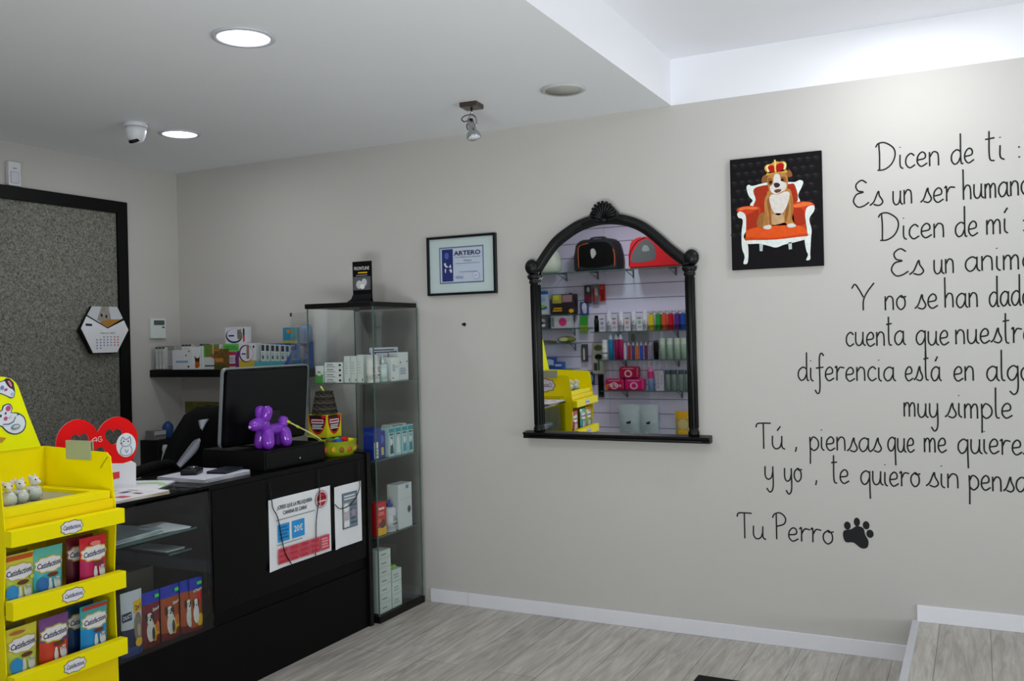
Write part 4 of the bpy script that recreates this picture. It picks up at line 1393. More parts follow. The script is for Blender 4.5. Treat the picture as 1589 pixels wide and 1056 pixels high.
# ---- on the counter
t = thing('cash_drawer', 'wide low black cash drawer under the purple balloon dog', 'cash drawer', (1.55, -0.971, 0.8685))
b = B()
b.box(-0.18, 0.185, -0.209, 0.209, 0, 0.086, M('#060607', 0.5, var=0.1, spec=0.2), 0.003)
b.build('housing', t)
b = B()
b.box(0.185, 0.190, -0.204, 0.204, 0.008, 0.078, M('#070708', 0.45, spec=0.2), 0.001)
df = b.build('drawer_front', t)
b = B()
b.lathe([(0.006, 0), (0.006, 0.004), (0, 0.0045)], CHROME, n=14, xf=Matrix.Translation((0.190, 0.02, 0.03)) @ Matrix.Rotation(PI / 2, 4, 'Y'))
b.build('lock', df)

t = thing('computer_monitor', 'black-backed computer monitor with a silver edge on the counter', 'computer monitor', (1.55, -0.967, 0.9548))
tilt = Matrix.Translation((-0.005, 0, 0.015)) @ Matrix.Rotation(math.radians(4.8), 4, 'Y')


def rrect(w_, h_, r, n=5):
    out = []
    for cx2, cy2, a0 in ((w_ / 2 - r, h_ - r, 0), (-w_ / 2 + r, h_ - r, 90), (-w_ / 2 + r, r, 180), (w_ / 2 - r, r, 270)):
        for k in range(n + 1):
            a = math.radians(a0 + 90 * k / n)
            out.append((cx2 + r * math.cos(a), cy2 + r * math.sin(a)))
    return out


ft = lambda u, v, d: tilt @ Vector((d, u, v))
b = B()
b.prism(rrect(0.572, 0.352, 0.022), ft, -0.004, 0.004, BLACKG)
b.prism(rrect(0.548, 0.328, 0.016), lambda u, v, d: tilt @ Vector((d, u, v + 0.012)), 0.0045, 0.014, M('#060708', 0.35, spec=0.2))
bc = b.build('back_cover', t)
b = B()
flat_holes(b, rrect(0.580, 0.360, 0.026), [rrect(0.570, 0.350, 0.020)], lambda u, v, d: tilt @ Vector((d, u, v - 0.004 if v > 0.35 else v)), -0.009, 0.0062, M('#8e9496', 0.35, 0.6))
b.build('silver_rim', bc)['label'] = 'silver metal rim'
b = B()
b.prism(rrect(0.55, 0.33, 0.012), lambda u, v, d: tilt @ Vector((d, u, v + 0.011)), -0.0085, -0.0045, M('#050507', 0.1))
b.build('screen', bc)
b = B()
b.prism([(-0.07, 0.0), (0.07, 0.0), (0.06, 0.16), (-0.06, 0.16)], lambda u, v, d: Vector((d + 0.028 - (0.16 - v) * -0.1, u, v)), 0.0, 0.012, M('#0d0e10', 0.4))
b.build('neck', t)
b = B()
b.box(-0.14, 0.06, -0.085, 0.085, 0, 0.007, M('#0d0e10', 0.4), 0.002)
b.build('foot', t)

# balloon dog figurine
PUR = M('#7a2fb4', 0.16, coat=0.7, var=0.05)
t = thing('balloon_dog_figurine', 'glossy purple balloon dog figurine standing on the cash drawer', 'figurine', (1.675, -1.085, 0.955))
b = B()
ry = Matrix.Rotation


def seg(p, q, r0, r1=None):
    """one inflated sausage with pinched ends"""
    p, q = Vector(p), Vector(q)
    r1 = r1 or r0
    n = 12
    pts, rs = [], []
    for i in range(n + 1):
        s_ = i / n
        pts.append(p.lerp(q, s_))
        rs.append(max(0.002, (r0 + (r1 - r0) * s_) * (max(0, 1 - abs(2 * s_ - 1) ** 3.2)) ** 0.5))
    b.tube(pts, rs, PUR, n=18)


D = lambda y, z, x=0.0: (x, y, z)
for sx in (-1, 1):
    seg(D(-0.022, 0.1, sx * 0.012), D(-0.030, -0.001, sx * 0.028), 0.029)     # front legs
    seg(D(0.088, 0.095, sx * 0.012), D(0.096, 0.0, sx * 0.028), 0.028)          # hind legs
    seg(D(-0.034, 0.122, sx * 0.008), D(-0.022, 0.196, sx * 0.026), 0.025)     # ears
seg(D(-0.035, 0.086), D(0.1, 0.086), 0.026)
seg(D(-0.018, 0.082), D(-0.044, 0.142), 0.03)
seg(D(-0.032, 0.128), D(-0.112, 0.107), 0.028)
seg(D(0.088, 0.086), D(0.112, 0.138), 0.024)
b.build('body', t)
b = B()
b.lathe([(0.003, 0), (0.007, 0.01), (0, 0.012)], M('#c8b8d8', 0.3), n=12, xf=Matrix.Translation((0, -0.110, 0.1075)) @ Matrix.Rotation(PI / 2, 4, 'X'))
b.build('nose_knot', t)['label'] = 'pale nose knot'

# papers and desk things
def fly(b, z):
    for u0, v0, u1, v1, m in ((-0.06, -0.08, -0.01, -0.03, M('#b8a0b0', 0.6)), (0.02, -0.06, 0.07, -0.02, M('#c85a6a', 0.6)), (-0.05, 0.02, -0.02, 0.06, M('#5a4a9a', 0.6)), (0.01, 0.03, 0.05, 0.05, DRED), (-0.07, 0.08, -0.02, 0.09, GREY)):
        b.poly([(u0, v0, z + 0.0003), (u1, v0, z + 0.0003), (u1, v1, z + 0.0003), (u0, v1, z + 0.0003)], m)


o = papers('flyer_pile', 'pile of printed flyers at the front edge of the counter', (1.690, -1.893, 0.8685), 0.185, 0.27, 6, [M('#b9ab96', 0.7), PAPER], 0.0, None, fly)


def greenarc(b, z):
    pts = [(0.09 * math.cos(a), -0.02 + 0.08 * math.sin(a)) for a in [PI * k / 12 for k in range(13)]] + [(0.06 * math.cos(a), -0.02 + 0.05 * math.sin(a)) for a in [PI * k / 12 for k in range(12, -1, -1)]]
    b.poly([(u, v, z + 0.0004) for u, v in pts], M('#a8dc8c', 0.6))


papers('paper_sheet', 'white sheet with a light green arc on the counter', (1.545, -1.665, 0.8685), 0.17, 0.24, 3, [PAPER], 0.5, None, greenarc)
papers('paper_pile', 'pile of white papers beside the cash drawer', (1.60, -1.40, 0.8685), 0.26, 0.27, 9, [M('#a8a6b0', 0.7), PAPER, M('#c8c8d4', 0.7)], 0.08)
t = thing('card_reader', 'dark card reader with a rounded top lying on the paper pile', 'card reader', (1.565, -1.435, 0.8868), 0.5)
b = B()
b.box(-0.035, 0.035, -0.05, 0.05, 0, 0.022, M('#15161c', 0.35), 0.008, 3)
b.ell((0, 0.01, 0.02), (0.03, 0.036, 0.012), M('#101116', 0.3))
hs = b.build('housing', t)
b = B()
b.ell((0.012, -0.012, 0.0295), (0.004, 0.004, 0.003), LGREY)
b.build('button', hs)
b = B()
b.box(-0.045, 0.045, -0.075, 0.075, 0, 0.011, M('#1a1f2c', 0.4), 0.003)
tag(b.build('notebook', None, (1.655, -1.335, 0.887), 0.25), 'flat dark blue notebook on the front of the paper pile', 'notebook')

# red heart display
t = thing('heart_display', 'red heart-shaped card display with a white disc on the counter', 'display', (1.50, -1.845, 0.8685), math.radians(66))
fh = lambda u, v, d: Vector((u, d, v))
half = [(0.0, 0.236), (0.02, 0.265), (0.05, 0.284), (0.08, 0.288), (0.115, 0.272), (0.140, 0.24), (0.149, 0.2), (0.143, 0.155), (0.125, 0.11), (0.09, 0.06), (0.045, 0.02), (0.0, -0.0)]
hp = [(p.x, p.y) for p in smooth_path([(u, v, 0) for u, v in half], 4)]
heart = hp + [(-u, v) for u, v in hp[-2:0:-1]]
small = lambda cu2, cv2, s_: [(cu2 + s_ * u, cv2 + s_ * (v - 0.15)) for u, v in heart]
b = B()
flat_holes(b, heart, [small(-0.065, 0.203, 0.21), small(0.058, 0.212, 0.21), small(-0.01, 0.142, 0.24)], fh, -0.003, 0.003, M('#e80c10', 0.55, var=0.03, spec=0.12), M('#f0b8b0', 0.5))
hpn = b.build('heart_panel', t)
b = B()
b.prism(ring_pts(0.104, 0.175, 0.037, 0.047, 28), fh, -0.0045, -0.003, M('#dfe6ee', 0.5))
sk = M('#5a6a80', 0.5)
for pts in (((0.085, 0.195), (0.092, 0.207), (0.1, 0.198), (0.11, 0.199), (0.118, 0.207), (0.122, 0.19), (0.118, 0.175), (0.1, 0.17), (0.088, 0.178), (0.085, 0.195)), ((0.09, 0.17), (0.082, 0.155), (0.085, 0.14), (0.1, 0.135), (0.12, 0.138), (0.126, 0.155), (0.12, 0.17)), ((0.1, 0.16), (0.105, 0.145), (0.112, 0.158))):
    b.tube(smooth_path([(u, -0.005, v) for u, v in pts], 4), 0.0011, sk, n=5)
for u, v in ((0.095, 0.19), (0.112, 0.189)):
    b.prism(ring_pts(u, v, 0.0025, 0.003, 8), fh, -0.0055, -0.0045, INK)
b.prism(ring_pts(0.086, 0.183, 0.004, 0.004, 8), fh, -0.0055, -0.0045, RED)
b.build('round_sticker', hpn)['label'] = 'white round sticker with a small animal sketch'
b = B()
for pts in (((-0.006, 0.196), (-0.007, 0.214), (-0.022, 0.203), (-0.002, 0.202)), ((0.014, 0.213), (0.006, 0.216), (0.0, 0.206), (0.006, 0.197), (0.015, 0.2), (0.013, 0.206), (0.007, 0.206))):
    b.tube(smooth_path([(u, -0.0042, v) for u, v in pts], 4), 0.0014, M('#f4d8d8', 0.5), n=5)
b.build('white_monogram', hpn)
b = B()
b.prism([(-0.13, 0.0), (0.136, 0.0), (0.138, 0.10), (0.122, 0.112), (0.09, 0.105), (0.04, 0.11), (-0.04, 0.11), (-0.13, 0.10)], fh, -0.010, -0.0065, M('#dfdfe6', 0.5))
b.box(-0.13, 0.136, -0.0062, 0.05, 0.0, 0.004, M('#dfdfe6', 0.5))
b.prism([(0.03, 0.045), (0.075, 0.05), (0.075, 0.075), (0.02, 0.072)], fh, -0.0108, -0.0102, RED)
b.build('white_base', t)['label'] = 'white card base'

# counter end: toys, treat box, woven cone
t = thing('toy_tub', 'yellow-green oval tub of small toys at the counter end', 'tub', (1.690, -0.605, 0.8685))
b = B()
TUBM = M('#9aa81c', 0.4, var=0.2, scale=25)
b.lathe([(0.082, 0), (0.092, 0.03), (0.1, 0.072), (0.103, 0.074), (0.098, 0.072), (0.09, 0.03), (0.075, 0.006), (0, 0.006)], TUBM, n=28, sx=0.85, sy=1.1)
for k in range(7):
    a = -1.4 + k * 0.45
    b.ell((0.085 * 0.85 * math.cos(a) * 1.06, 0.095 * 1.1 * math.sin(a), 0.035), (0.006, 0.02, 0.016), (M('#b8641c', 0.5), M('#c8a01c', 0.5), M('#8a5a2c', 0.5))[k % 3], n=10)
b.build('tub', t)
for i, (x, y, z, m, lab) in enumerate(((0.02, -0.02, 0.068, BLUE, 'blue'), (0.025, 0.02, 0.074, RED, 'red'), (-0.03, 0.035, 0.068, LIME, 'lime'), (-0.02, -0.035, 0.066, M('#7a5a34', 0.6), 'tan'), (0.03, 0.062, 0.064, YELLOW, 'yellow'), (-0.045, 0.0, 0.066, GREEN, 'green'))):
    b = B()
    b.tube([(0, -0.022, 0), (0, -0.018, 0.0), (0, 0.018, 0), (0, 0.022, 0)], [0.011, 0.0155, 0.0155, 0.011], m, n=12)
    tag(b.build('squeaky_toy', None, (1.690 + x, -0.605 + y, 0.8685 + z), 0.3 * i), 'small ' + lab + ' roll-shaped toy in the yellow-green tub', 'toy', 'toys in the tub')
carton('riser_box', 'plain black box under the yellow treat box', 'box', (1.53, -0.517, 0.8685), 0.115, 0.10, 0.077, BLACKM, ())
RB = M('#5a1410', 0.4)
yl = M('#d8cf1c', 0.4)
pr = [('p', [(0.04, 0.98)] + [(0.5 + 0.46 * math.cos(a), 0.96 + 0.82 * math.sin(a)) for a in [PI + PI * k / 16 for k in range(17)]] + [(0.96, 0.98)], M('#c8281c', 0.4)),
      ('p', [(0.09, 0.98)] + [(0.5 + 0.40 * math.cos(a), 0.96 + 0.72 * math.sin(a)) for a in [PI + PI * k / 16 for k in range(17)]] + [(0.91, 0.98)], M('#2a0f0d', 0.4)),
      ('r', 0.18, 0.62, 0.82, 0.8, M('#e8c0cc', 0.4)), ('l', 0.22, 0.65, 0.78, 0.78, 1, M('#8a1a24', 0.4)), ('l', 0.22, 0.36, 0.78, 0.58, 3, WHITE), ('r', 0.72, 0.86, 0.9, 0.97, RED)]
carton('treat_box', 'yellow treat box with dark round emblem under the woven cone', 'box', (1.543, -0.515, 0.946), 0.12, 0.116, 0.116, yl, pr, 0.0, side=pr)
t = thing('woven_cone', 'dark woven wicker cone standing on the yellow treat box', 'basket', (1.548, -0.520, 1.0625))
b = B()
WK = [M('#3a342c', 0.8, var=0.4, scale=90), M('#2a2622', 0.8, var=0.4, scale=90), M('#4c463a', 0.8, var=0.4, scale=90)]
n = 11
for k in range(n):
    z = 0.006 + k * 0.0105
    r = 0.060 - 0.024 * k / n
    pts = [((r + 0.002 * math.sin(9 * a + k * PI)) * math.cos(a), (r + 0.002 * math.sin(9 * a + k * PI)) * math.sin(a), z + 0.0015 * math.sin(9 * a + k * PI + 1)) for a in [2 * PI * i / 54 for i in range(54)]]
    b.tube(pts, 0.0062, WK[k % 3], n=6, closed=True)
b.lathe([(0.055, 0.002), (0.033, 0.116), (0, 0.117)], WK[1], n=20)
b.build('weave', t)
b = B()
b.tube([(0.004, -0.004, 0.112), (-0.008, -0.018, 0.142)], 0.0045, M('#c8d84a', 0.4), n=8)
b.build('lime_stick', t)['label'] = 'lime green stick end'

t = thing('cat_wand', 'thin yellow cat wand sticking out over the cash drawer', 'cat toy', (1.66, -0.80, 0.956))
b = B()
b.tube(smooth_path([(0.05, 0.045, 0.004), (0.045, -0.03, 0.045), (0.04, -0.17, 0.108)], 6), 0.0035, M('#d8d49a', 0.4), n=8)
rd = b.build('rod', t)
b = B()
b.tube([(0.0402, -0.165, 0.106), (0.0398, -0.185, 0.115)], 0.0065, M('#c8d41c', 0.4), n=8)
b.tube([(0.0425, -0.105, 0.078), (0.0425, -0.122, 0.086)], 0.006, M('#c8d41c', 0.4), n=8)
b.build('grip', rd)['label'] = 'yellow-green grip'
b = B()
b.tube(smooth_path([(0.044, -0.06, 0.06), (0.046, -0.062, 0.035), (0.048, -0.045, 0.028), (0.05, -0.01, 0.02), (0.05, 0.03, 0.003)], 6), 0.0016, M('#8a9a3a', 0.5), n=6)
b.build('string', t)

# ================================================================== YELLOW TREAT STAND
SX, SY = 1.67, -2.255
t = thing('treat_display_stand', 'yellow cardboard treat display stand beside the counter', 'display stand', (SX, SY, 0))
YC = M('#fdec00', 0.5, var=0.02, spec=0.12)
YC2 = M('#f8dc04', 0.5, var=0.03, spec=0.12)
LOGOW, LOGOY = M('#e6e4ec', 0.45), M('#8f8a5c', 0.5)
NBL = M('#22254e', 0.5, var=0)
hw = 0.205
fy = lambda u, v, d: (u, d, v)
for s_ in (-1, 1):
    b = B()
    b.prism([(-0.20, 0), (0.165, 0), (0.16, 0.3), (0.152, 0.62), (0.166, 0.80), (0.166, 0.875), (0.148, 1.045), (0.13, 1.06), (-0.20, 1.072)], fy, s_ * hw - 0.002, s_ * hw + 0.002, YC)
    if s_ > 0:
        NORTH = Matrix(((-1, 0, 0), (0, 0, 1), (0, 1, 0)))
        b.prism([(-0.075 + u, 0.985 + v) for u, v in cloud_pts(0, 0, 0.105, 0.052)], fy, hw + 0.0021, hw + 0.0026, LOGOY)
        b.prism([(-0.075 + u, 0.985 + v) for u, v in cloud_pts(0, 0, 0.096, 0.044)], fy, hw + 0.0026, hw + 0.0031, LOGOW)
        b.text('Catisfactions', 0.042, (-0.075, hw + 0.0035, 0.985), NBL, NORTH, width=0.165, shear=0.2, bold=0.0008)
        for k in range(2):
            b.box(-0.1, 0.1 - 0.03 * k, hw + 0.002, hw + 0.0026, 0.895 - k * 0.014, 0.899 - k * 0.014, M('#7c7a20', 0.5))
        b.tube([(0.135, -0.0025 + hw, 1.045), (0.098, -0.0025 + hw, 1.005)], 0.0012, M('#6a641a', 0.6), n=5)
    sp = b.build('side_panel', t)
b = B()
b.box(-0.204, -0.2, -hw, hw, 0, 1.0715, YC)
b.build('back_panel', t)
b = B()
hd = [(0.187, 1.0725), (0.139, 1.195), (0.104, 1.294), (0.095, 1.31), (0.078, 1.324), (0.05, 1.333), (0.0, 1.337)]
b.prism(hd + [(-u, v) for u, v in hd[-2::-1]], fx, -0.2, -0.195, M('#f6fa04', 0.5, var=0.02, spec=0.12))
hcard = b.build('header_card', t)
# tray fronts and floors
for z0, z1, zf in ((0.818, 0.868, 0.826), (0.592, 0.650, 0.600), (0.362, 0.418, 0.370)):
    b = B()
    b.box(0.168, 0.205, -hw - 0.006, hw + 0.006, z0, z1, YC, 0.0015)
    b.box(-0.198, 0.168, -hw + 0.003, hw - 0.003, zf - 0.004, zf, YC2)
    tr = b.build('tray', t)
    b = B()
    zc = (z0 + z1) / 2
    b.prism([(0.0 + u, zc + v) for u, v in cloud_pts(0, 0, 0.042, 0.0225)], fx, 0.2052, 0.2058, LOGOY)
    b.prism([(0.0 + u, zc + v) for u, v in cloud_pts(0, 0, 0.0385, 0.019)], fx, 0.2058, 0.2064, LOGOW)
    b.text('Catisfactions', 0.02, (0.2068, 0.0, zc), NBL, SIDE, width=0.066, shear=0.25, bold=0.0005)
    b.build('logo_badge', tr)['label'] = 'white cloud-shaped logo badge'
b = B()
b.box(0.158, 0.162, -hw + 0.003, hw - 0.003, 0.0, 0.36, YC2)
b.build('front_panel', t)
b = B()                                       # riser band and the raised inner tray
b.box(0.155, 0.161, -hw + 0.003, hw - 0.003, 0.826, 0.903, YC2)
b.build('riser_band', t)
b = B()
for x0, x1, y0, y1 in ((0.105, 0.15, -0.198, 0.198), (-0.195, -0.15, -0.198, 0.198), (-0.15, 0.105, 0.155, 0.198), (-0.15, 0.105, -0.198, -0.155)):
    b.box(x0, x1, y0, y1, 0.888, 0.930, M('#fae808', 0.5, var=0.03, spec=0.12), 0.0015)
b.box(-0.15, 0.105, -0.155, 0.155, 0.888, 0.917, M('#a8a894', 0.6))
b.build('inner_tray', t)
b = B()
b.box(-0.077, 0.052, hw - 0.006, hw - 0.0025, 1.030, 1.095, M('#a9b59a', 0.3), 0.001)
b.box(-0.077, 0.052, hw - 0.006, hw + 0.008, 1.0945, 1.0965, M('#a9b59a', 0.3))
b.box(-0.077, 0.052, hw + 0.0055, hw + 0.008, 1.040, 1.0945, M('#a9b59a', 0.3))
b.build('price_holder', sp)['label'] = 'grey-green price holder clipped over the side'

MW, MP, MO = M('#dfe6f4', 0.45), M('#c24a86', 0.45), M('#3a4a6a', 0.5)


def sticker(shapes, lab):
    b = B()
    for lay, (pts, m, sm) in enumerate(shapes):
        q = [(p.x, p.y) for p in smooth_path([(u, v, 0) for u, v in pts], 4, closed=True)] if sm else pts
        d = -0.195 + 0.0014 + 0.00045 * lay
        if lay < 2:
            b.prism(q, fx, -0.1949, d, m)
        else:
            b.poly([fx(u, v, d) for u, v in q], m)
    b.build('mouse_sticker', hcard)['label'] = lab


def hdr(X, Y):
    """sticker drawing space -> header plane"""
    px, py = X / 8.121, 570 + Y / 8.121
    return (-2.195 - SY + (px - 14) * 0.00242, 1.224 - (py - 632) * 0.00237 + (px - 14) * 0.0002)


H = lambda *pts: [hdr(*p) for p in pts]
rp = lambda X, Y, rx, ry_, n=16: [hdr(x, y) for x, y in ring_pts(X, Y, rx, ry_, n)]
sticker([(H((-70, 600), (-20, 540), (40, 520), (60, 470), (140, 460), (180, 520), (165, 570), (240, 585), (325, 650), (350, 745), (312, 825), (220, 850), (130, 822), (70, 770), (30, 720), (-50, 700)), MO, True),
         (H((-62, 605), (-18, 552), (48, 530), (72, 482), (132, 472), (168, 520), (152, 575), (235, 598), (312, 660), (334, 742), (298, 812), (218, 834), (140, 808), (80, 758), (38, 708), (-45, 688)), MW, True),
         (rp(122, 515, 34, 34), MP, False), (rp(85, 632, 26, 24), MP, False), (rp(25, 590, 11, 18), INK, False), (rp(85, 568, 10, 15), INK, False), (rp(240, 608, 12, 12), M('#1f5a6a', 0.5), False),
         (H((45, 700), (120, 712), (185, 690), (212, 630), (205, 625), (178, 680), (118, 700), (48, 690)), MO, False),
         (rp(205, 752, 58, 32), MO, False), (rp(205, 752, 52, 26), M('#8fa6b0', 0.5), False), (rp(212, 747, 40, 18), M('#c4d2d8', 0.5), False),
         (H((110, 625), (160, 600), (161, 603), (112, 630)), MP, False), (H((112, 635), (165, 630), (165, 633), (112, 640)), MP, False)], 'white cartoon mouse sticker')
sticker([(H((-30, 200), (70, 170), (110, 150), (160, 170), (200, 240), (215, 330), (200, 390), (160, 400), (110, 370), (40, 330), (-30, 310)), MO, True),
         (H((-25, 210), (70, 182), (110, 190), (160, 270), (205, 330), (190, 385), (160, 385), (110, 358), (40, 318), (-25, 300)), MW, True),
         (H((85, 170), (130, 160), (185, 200), (200, 245), (170, 285), (120, 240)), M('#4a1f2c', 0.5), True), (H((120, 185), (150, 190), (175, 240), (160, 260)), M('#c88aa8', 0.5), True),
         (rp(50, 255, 24, 26), M('#7a86b8', 0.5), False), (rp(95, 285, 22, 16), MP, False), (rp(175, 350, 18, 20), M('#b4bcd8', 0.5), False)], 'white cartoon mouse head sticker')
b = B()
b.prism(H((0, 840), (90, 865), (30, 915), (-20, 890)), fx, -0.1949, -0.193, M('#c09038', 0.5))
b.build('cheese_sticker', hcard)

# toys in the top tray
for i, (x, y) in enumerate(((1.727, -2.375), (1.705, -2.318), (1.672, -2.245))):
    k = thing('ball_toy', ('white animal-shaped toy in a clear cup, farthest along the tray row', 'middle one of three white animal-shaped toys in the tray', 'white animal-shaped toy with a black eye, nearest the price holder')[i], 'cat toy', (x, y, 0.9175), 0.35 * (i - 1), 'white toys in the top tray')
    b = B()
    TW = M('#e4e4de', 0.7, bump=0.4, bscale=300)
    b.lathe([(0.0, 0.001), (0.018, 0.003), (0.028, 0.016), (0.029, 0.03), (0.022, 0.043), (0.014, 0.05)], TW, n=20)
    b.ell((0.006, 0, 0.066), (0.017, 0.015, 0.017), TW)
    b.ell((0.021, -0.002, 0.063), (0.010, 0.008, 0.008), TW)
    pb = b.build('plush_body', k)
    for sy_ in (-1, 1):
        b = B()
        b.ell((-0.002, sy_ * 0.013, 0.080), (0.004, 0.007, 0.008), M('#e2d6d0', 0.6))
        b.build('ear', pb)
        b = B()
        b.ell((0.018, sy_ * 0.0095 - 0.001, 0.071), 0.0026, INK, n=8)
        b.build('eye', pb)
    b = B()
    b.lathe([(0.030, 0.0), (0.0315, 0.03), (0.033, 0.046), (0.032, 0.046), (0.0305, 0.03), (0.029, 0.0)], CLEAR, n=24)
    b.build('clear_cup', k)

# treat bags in the two lower trays
CL_O, CL_I = M('#b8b23a', 0.35), M('#e6e2e8', 0.35)
CATW = M('#cfd2d8', 0.4)


def treat(label, y, z, x, upper, lower, rim, extra=(), lean=-0.03, word='Catisfactions', rz=0.0):
    pr = [('c', 0.5, 0.62, cloud_pts(0.5, 0.62, 0.48, 0.185), rim), ('c', 0.5, 0.62, cloud_pts(0.5, 0.62, 0.45, 0.155), CL_I),
          ('t', word, 0.5, 0.615, 0.10, 0.84, NBL, 0.25),
          E_(0.58, 0.38, 0.2, 0.05, M('#6a3a2a', 0.4)),
          E_(0.46, 0.14, 0.07, 0.15, CATW), E_(0.46, 0.27, 0.05, 0.045, CATW), E_(0.74, 0.12, 0.12, 0.13, CATW), E_(0.74, 0.25, 0.075, 0.06, CATW), ('c', 0.68, 0.3, [(0.665, 0.28), (0.70, 0.29), (0.675, 0.33)], CATW), ('c', 0.8, 0.3, [(0.78, 0.29), (0.815, 0.28), (0.805, 0.33)], CATW),
          E_(0.71, 0.26, 0.018, 0.014, INK, 8), E_(0.77, 0.26, 0.018, 0.014, INK, 8), E_(0.74, 0.225, 0.02, 0.012, M('#b86a7a', 0.4), 8), E_(0.6, 0.2, 0.03, 0.1, CATW)] + list(extra)
    up = lambda v: 0.20 + 0.80 * v
    q = []
    for p in pr:
        if p[0] == 'c':
            q.append(('c', p[1], up(p[2]), [(u, min(0.99, up(v))) for u, v in p[3]], p[4]))
        else:
            q.append((p[0], p[1], p[2], up(p[3])) + tuple(p[4:]))
    pr = q
    return pouch('treat_bag', label, 'treat bag', (x, y, z), 0.108, 0.182, 0.034, [(0.58, lower), (0.9, upper), (1.0, upper)], pr, R90 + rz, 'cat treat bags in the yellow stand', lean)


ylw, lim = M('#d8d040', 0.3, coat=0.12), M('#b8c84a', 0.3, coat=0.12, var=0.25, scale=30)
wave = lambda m: E_(0.22, 0.2, 0.17, 0.17, m)
oband = ('c', 0.5, 0.93, [(0.08, 0.88), (0.92, 0.88), (0.96, 0.97), (0.06, 0.97)], M('#c8501c', 0.4))
tealm, tealb = M('#5cb8ac', 0.28, coat=0.12), M('#48b0c0', 0.28, coat=0.12, var=0.2, scale=30)
redm, magm = M('#c8202c', 0.28, coat=0.12), M('#b81a5c', 0.28, coat=0.12, var=0.2, scale=30)
purm = M('#7a4a8c', 0.3, coat=0.12, var=0.3, scale=40)
rorm = M('#c8402a', 0.3, coat=0.12, var=0.3, scale=30)
blm, blt = M('#1f8ad0', 0.28, coat=0.12, var=0.15, scale=30), M('#4aa4a8', 0.28, coat=0.12)
treat('yellow treat bag with an orange strip, in the upper bag tray', -2.405, 0.601, 1.808, ylw, lim, CL_O, [oband, wave(M('#2a8ad0', 0.35)), E_(0.9, 0.62 - 0.16, 0.1, 0.04, M('#d8d86a', 0.4))])
treat('teal treat bag beside the yellow one, in the upper bag tray', -2.298, 0.601, 1.806, tealm, tealb, CL_O, [wave(M('#2a6ab4', 0.35))])
treat('red and pink treat bag alone at the counter side, upper bag tray', -2.128, 0.601, 1.81, redm, magm, M('#d8b04a', 0.35), [E_(0.5, 0.85, 0.2, 0.05, M('#e88078', 0.4))])
treat('yellow treat bag without orange strip, in the lower bag tray', -2.398, 0.371, 1.808, ylw, lim, CL_O, [wave(M('#2a8ad0', 0.35)), E_(0.3, 0.9, 0.25, 0.035, M('#b86a3a', 0.4))], rz=0.04)
treat('purple and orange treat bag in the lower bag tray', -2.282, 0.371, 1.806, purm, rorm, CL_O, [('c', 0.8, 0.45, [(0.66, 0.42), (0.94, 0.44), (0.94, 0.49), (0.66, 0.47)], M('#5a3a8a', 0.4))])
treat('blue treat bag with a red-edged top, lower bag tray', -2.132, 0.371, 1.81, blt, blm, M('#b8b86a', 0.35), [('c', 0.5, 0.94, [(0.05, 0.9), (0.95, 0.9), (0.93, 0.98), (0.07, 0.98)], M('#b83a34', 0.4))])
treat('dark red treat bag behind the red and pink bag', -2.145, 0.601, 1.765, M('#6a1822', 0.35), M('#5a1228', 0.35), M('#a8904a', 0.35), lean=-0.02)
treat('dark blue treat bag behind the light blue bag', -2.150, 0.371, 1.765, M('#1a3a5a', 0.35), M('#173a6a', 0.35), M('#a8a85a', 0.35), lean=-0.02)
treat('brownish treat bag at the back of the upper bag tray', -2.39, 0.601, 1.762, M('#8a7a2a', 0.35), M('#8a8a3a', 0.35), CL_O, lean=-0.02)
treat('speckled olive treat bag at the back of the lower bag tray', -2.405, 0.371, 1.762, M('#7a7444', 0.45, var=0.5, scale=120), M('#5a5a34', 0.45, var=0.5, scale=120), CL_O, lean=-0.02)

# ================================================================== WALL SHELF BEHIND THE COUNTER
b = B()
b.box(0.001, 1.24, -0.25, -0.001, 1.238, 1.282, M('#060506', 0.45, var=0.1, spec=0.2), 0.002)
tag(b.build('wall_shelf', None, (0, 0, 0)), 'long thick black shelf on the wall behind the counter', 'shelf')
g = 'packages on the black wall shelf'
Z = 1.2825
t = thing('leaflet_holder', 'clear leaflet holder with grey dog cards at the corner end of the shelf', 'leaflet holder', (0.085, -0.18, Z))
b = B()
b.box(-0.08, 0.08, -0.06, -0.057, 0, 0.14, CLEAR)
b.box(-0.08, 0.08, 0.03, 0.033, 0, 0.145, CLEAR)
b.box(-0.08, 0.08, -0.057, 0.03, 0, 0.004, CLEAR)
b.build('holder', t)
b = B()
b.box(-0.076, 0.076, -0.02, -0.012, 0.005, 0.142, M('#a9a7a6', 0.6, var=0.08))
prints_on(b, [('r', 0, 0.84, 1, 0.9, M('#83807e', 0.6)), ('r', 0, 0.95, 1, 1, M('#7a7876', 0.6)), ('e', 0.42, 0.3, 0.1, 0.12, INK), ('p', [(0.33, 0.35), (0.36, 0.5), (0.42, 0.4), (0.5, 0.5), (0.5, 0.35)], INK), ('e', 0.22, 0.36, 0.05, 0.05, DGREY), ('r', 0, 0.08, 1, 0.12, M('#83807e', 0.6))], 0.152, 0.137, -0.0202, 0.005)
b.build('cards', t)
for i, x in enumerate((0.03, 0.058, 0.086)):
    carton('pipette_pack', ('slim white pack nearest the corner in the clear leaflet holder', 'second slim white pack in the clear leaflet holder', 'third slim white pack in the clear leaflet holder')[i], 'package', (x + 0.012, -0.215, Z + 0.0045), 0.018, 0.036, 0.132, M('#d8d6d2', 0.5), [('r', 0, 0.93, 1, 1, DGREY), ('e', 0.5, 0.75, 0.3, 0.08, LGREY), ('l', 0.2, 0.2, 0.8, 0.6, 4, LGREY)], 0.25, g)
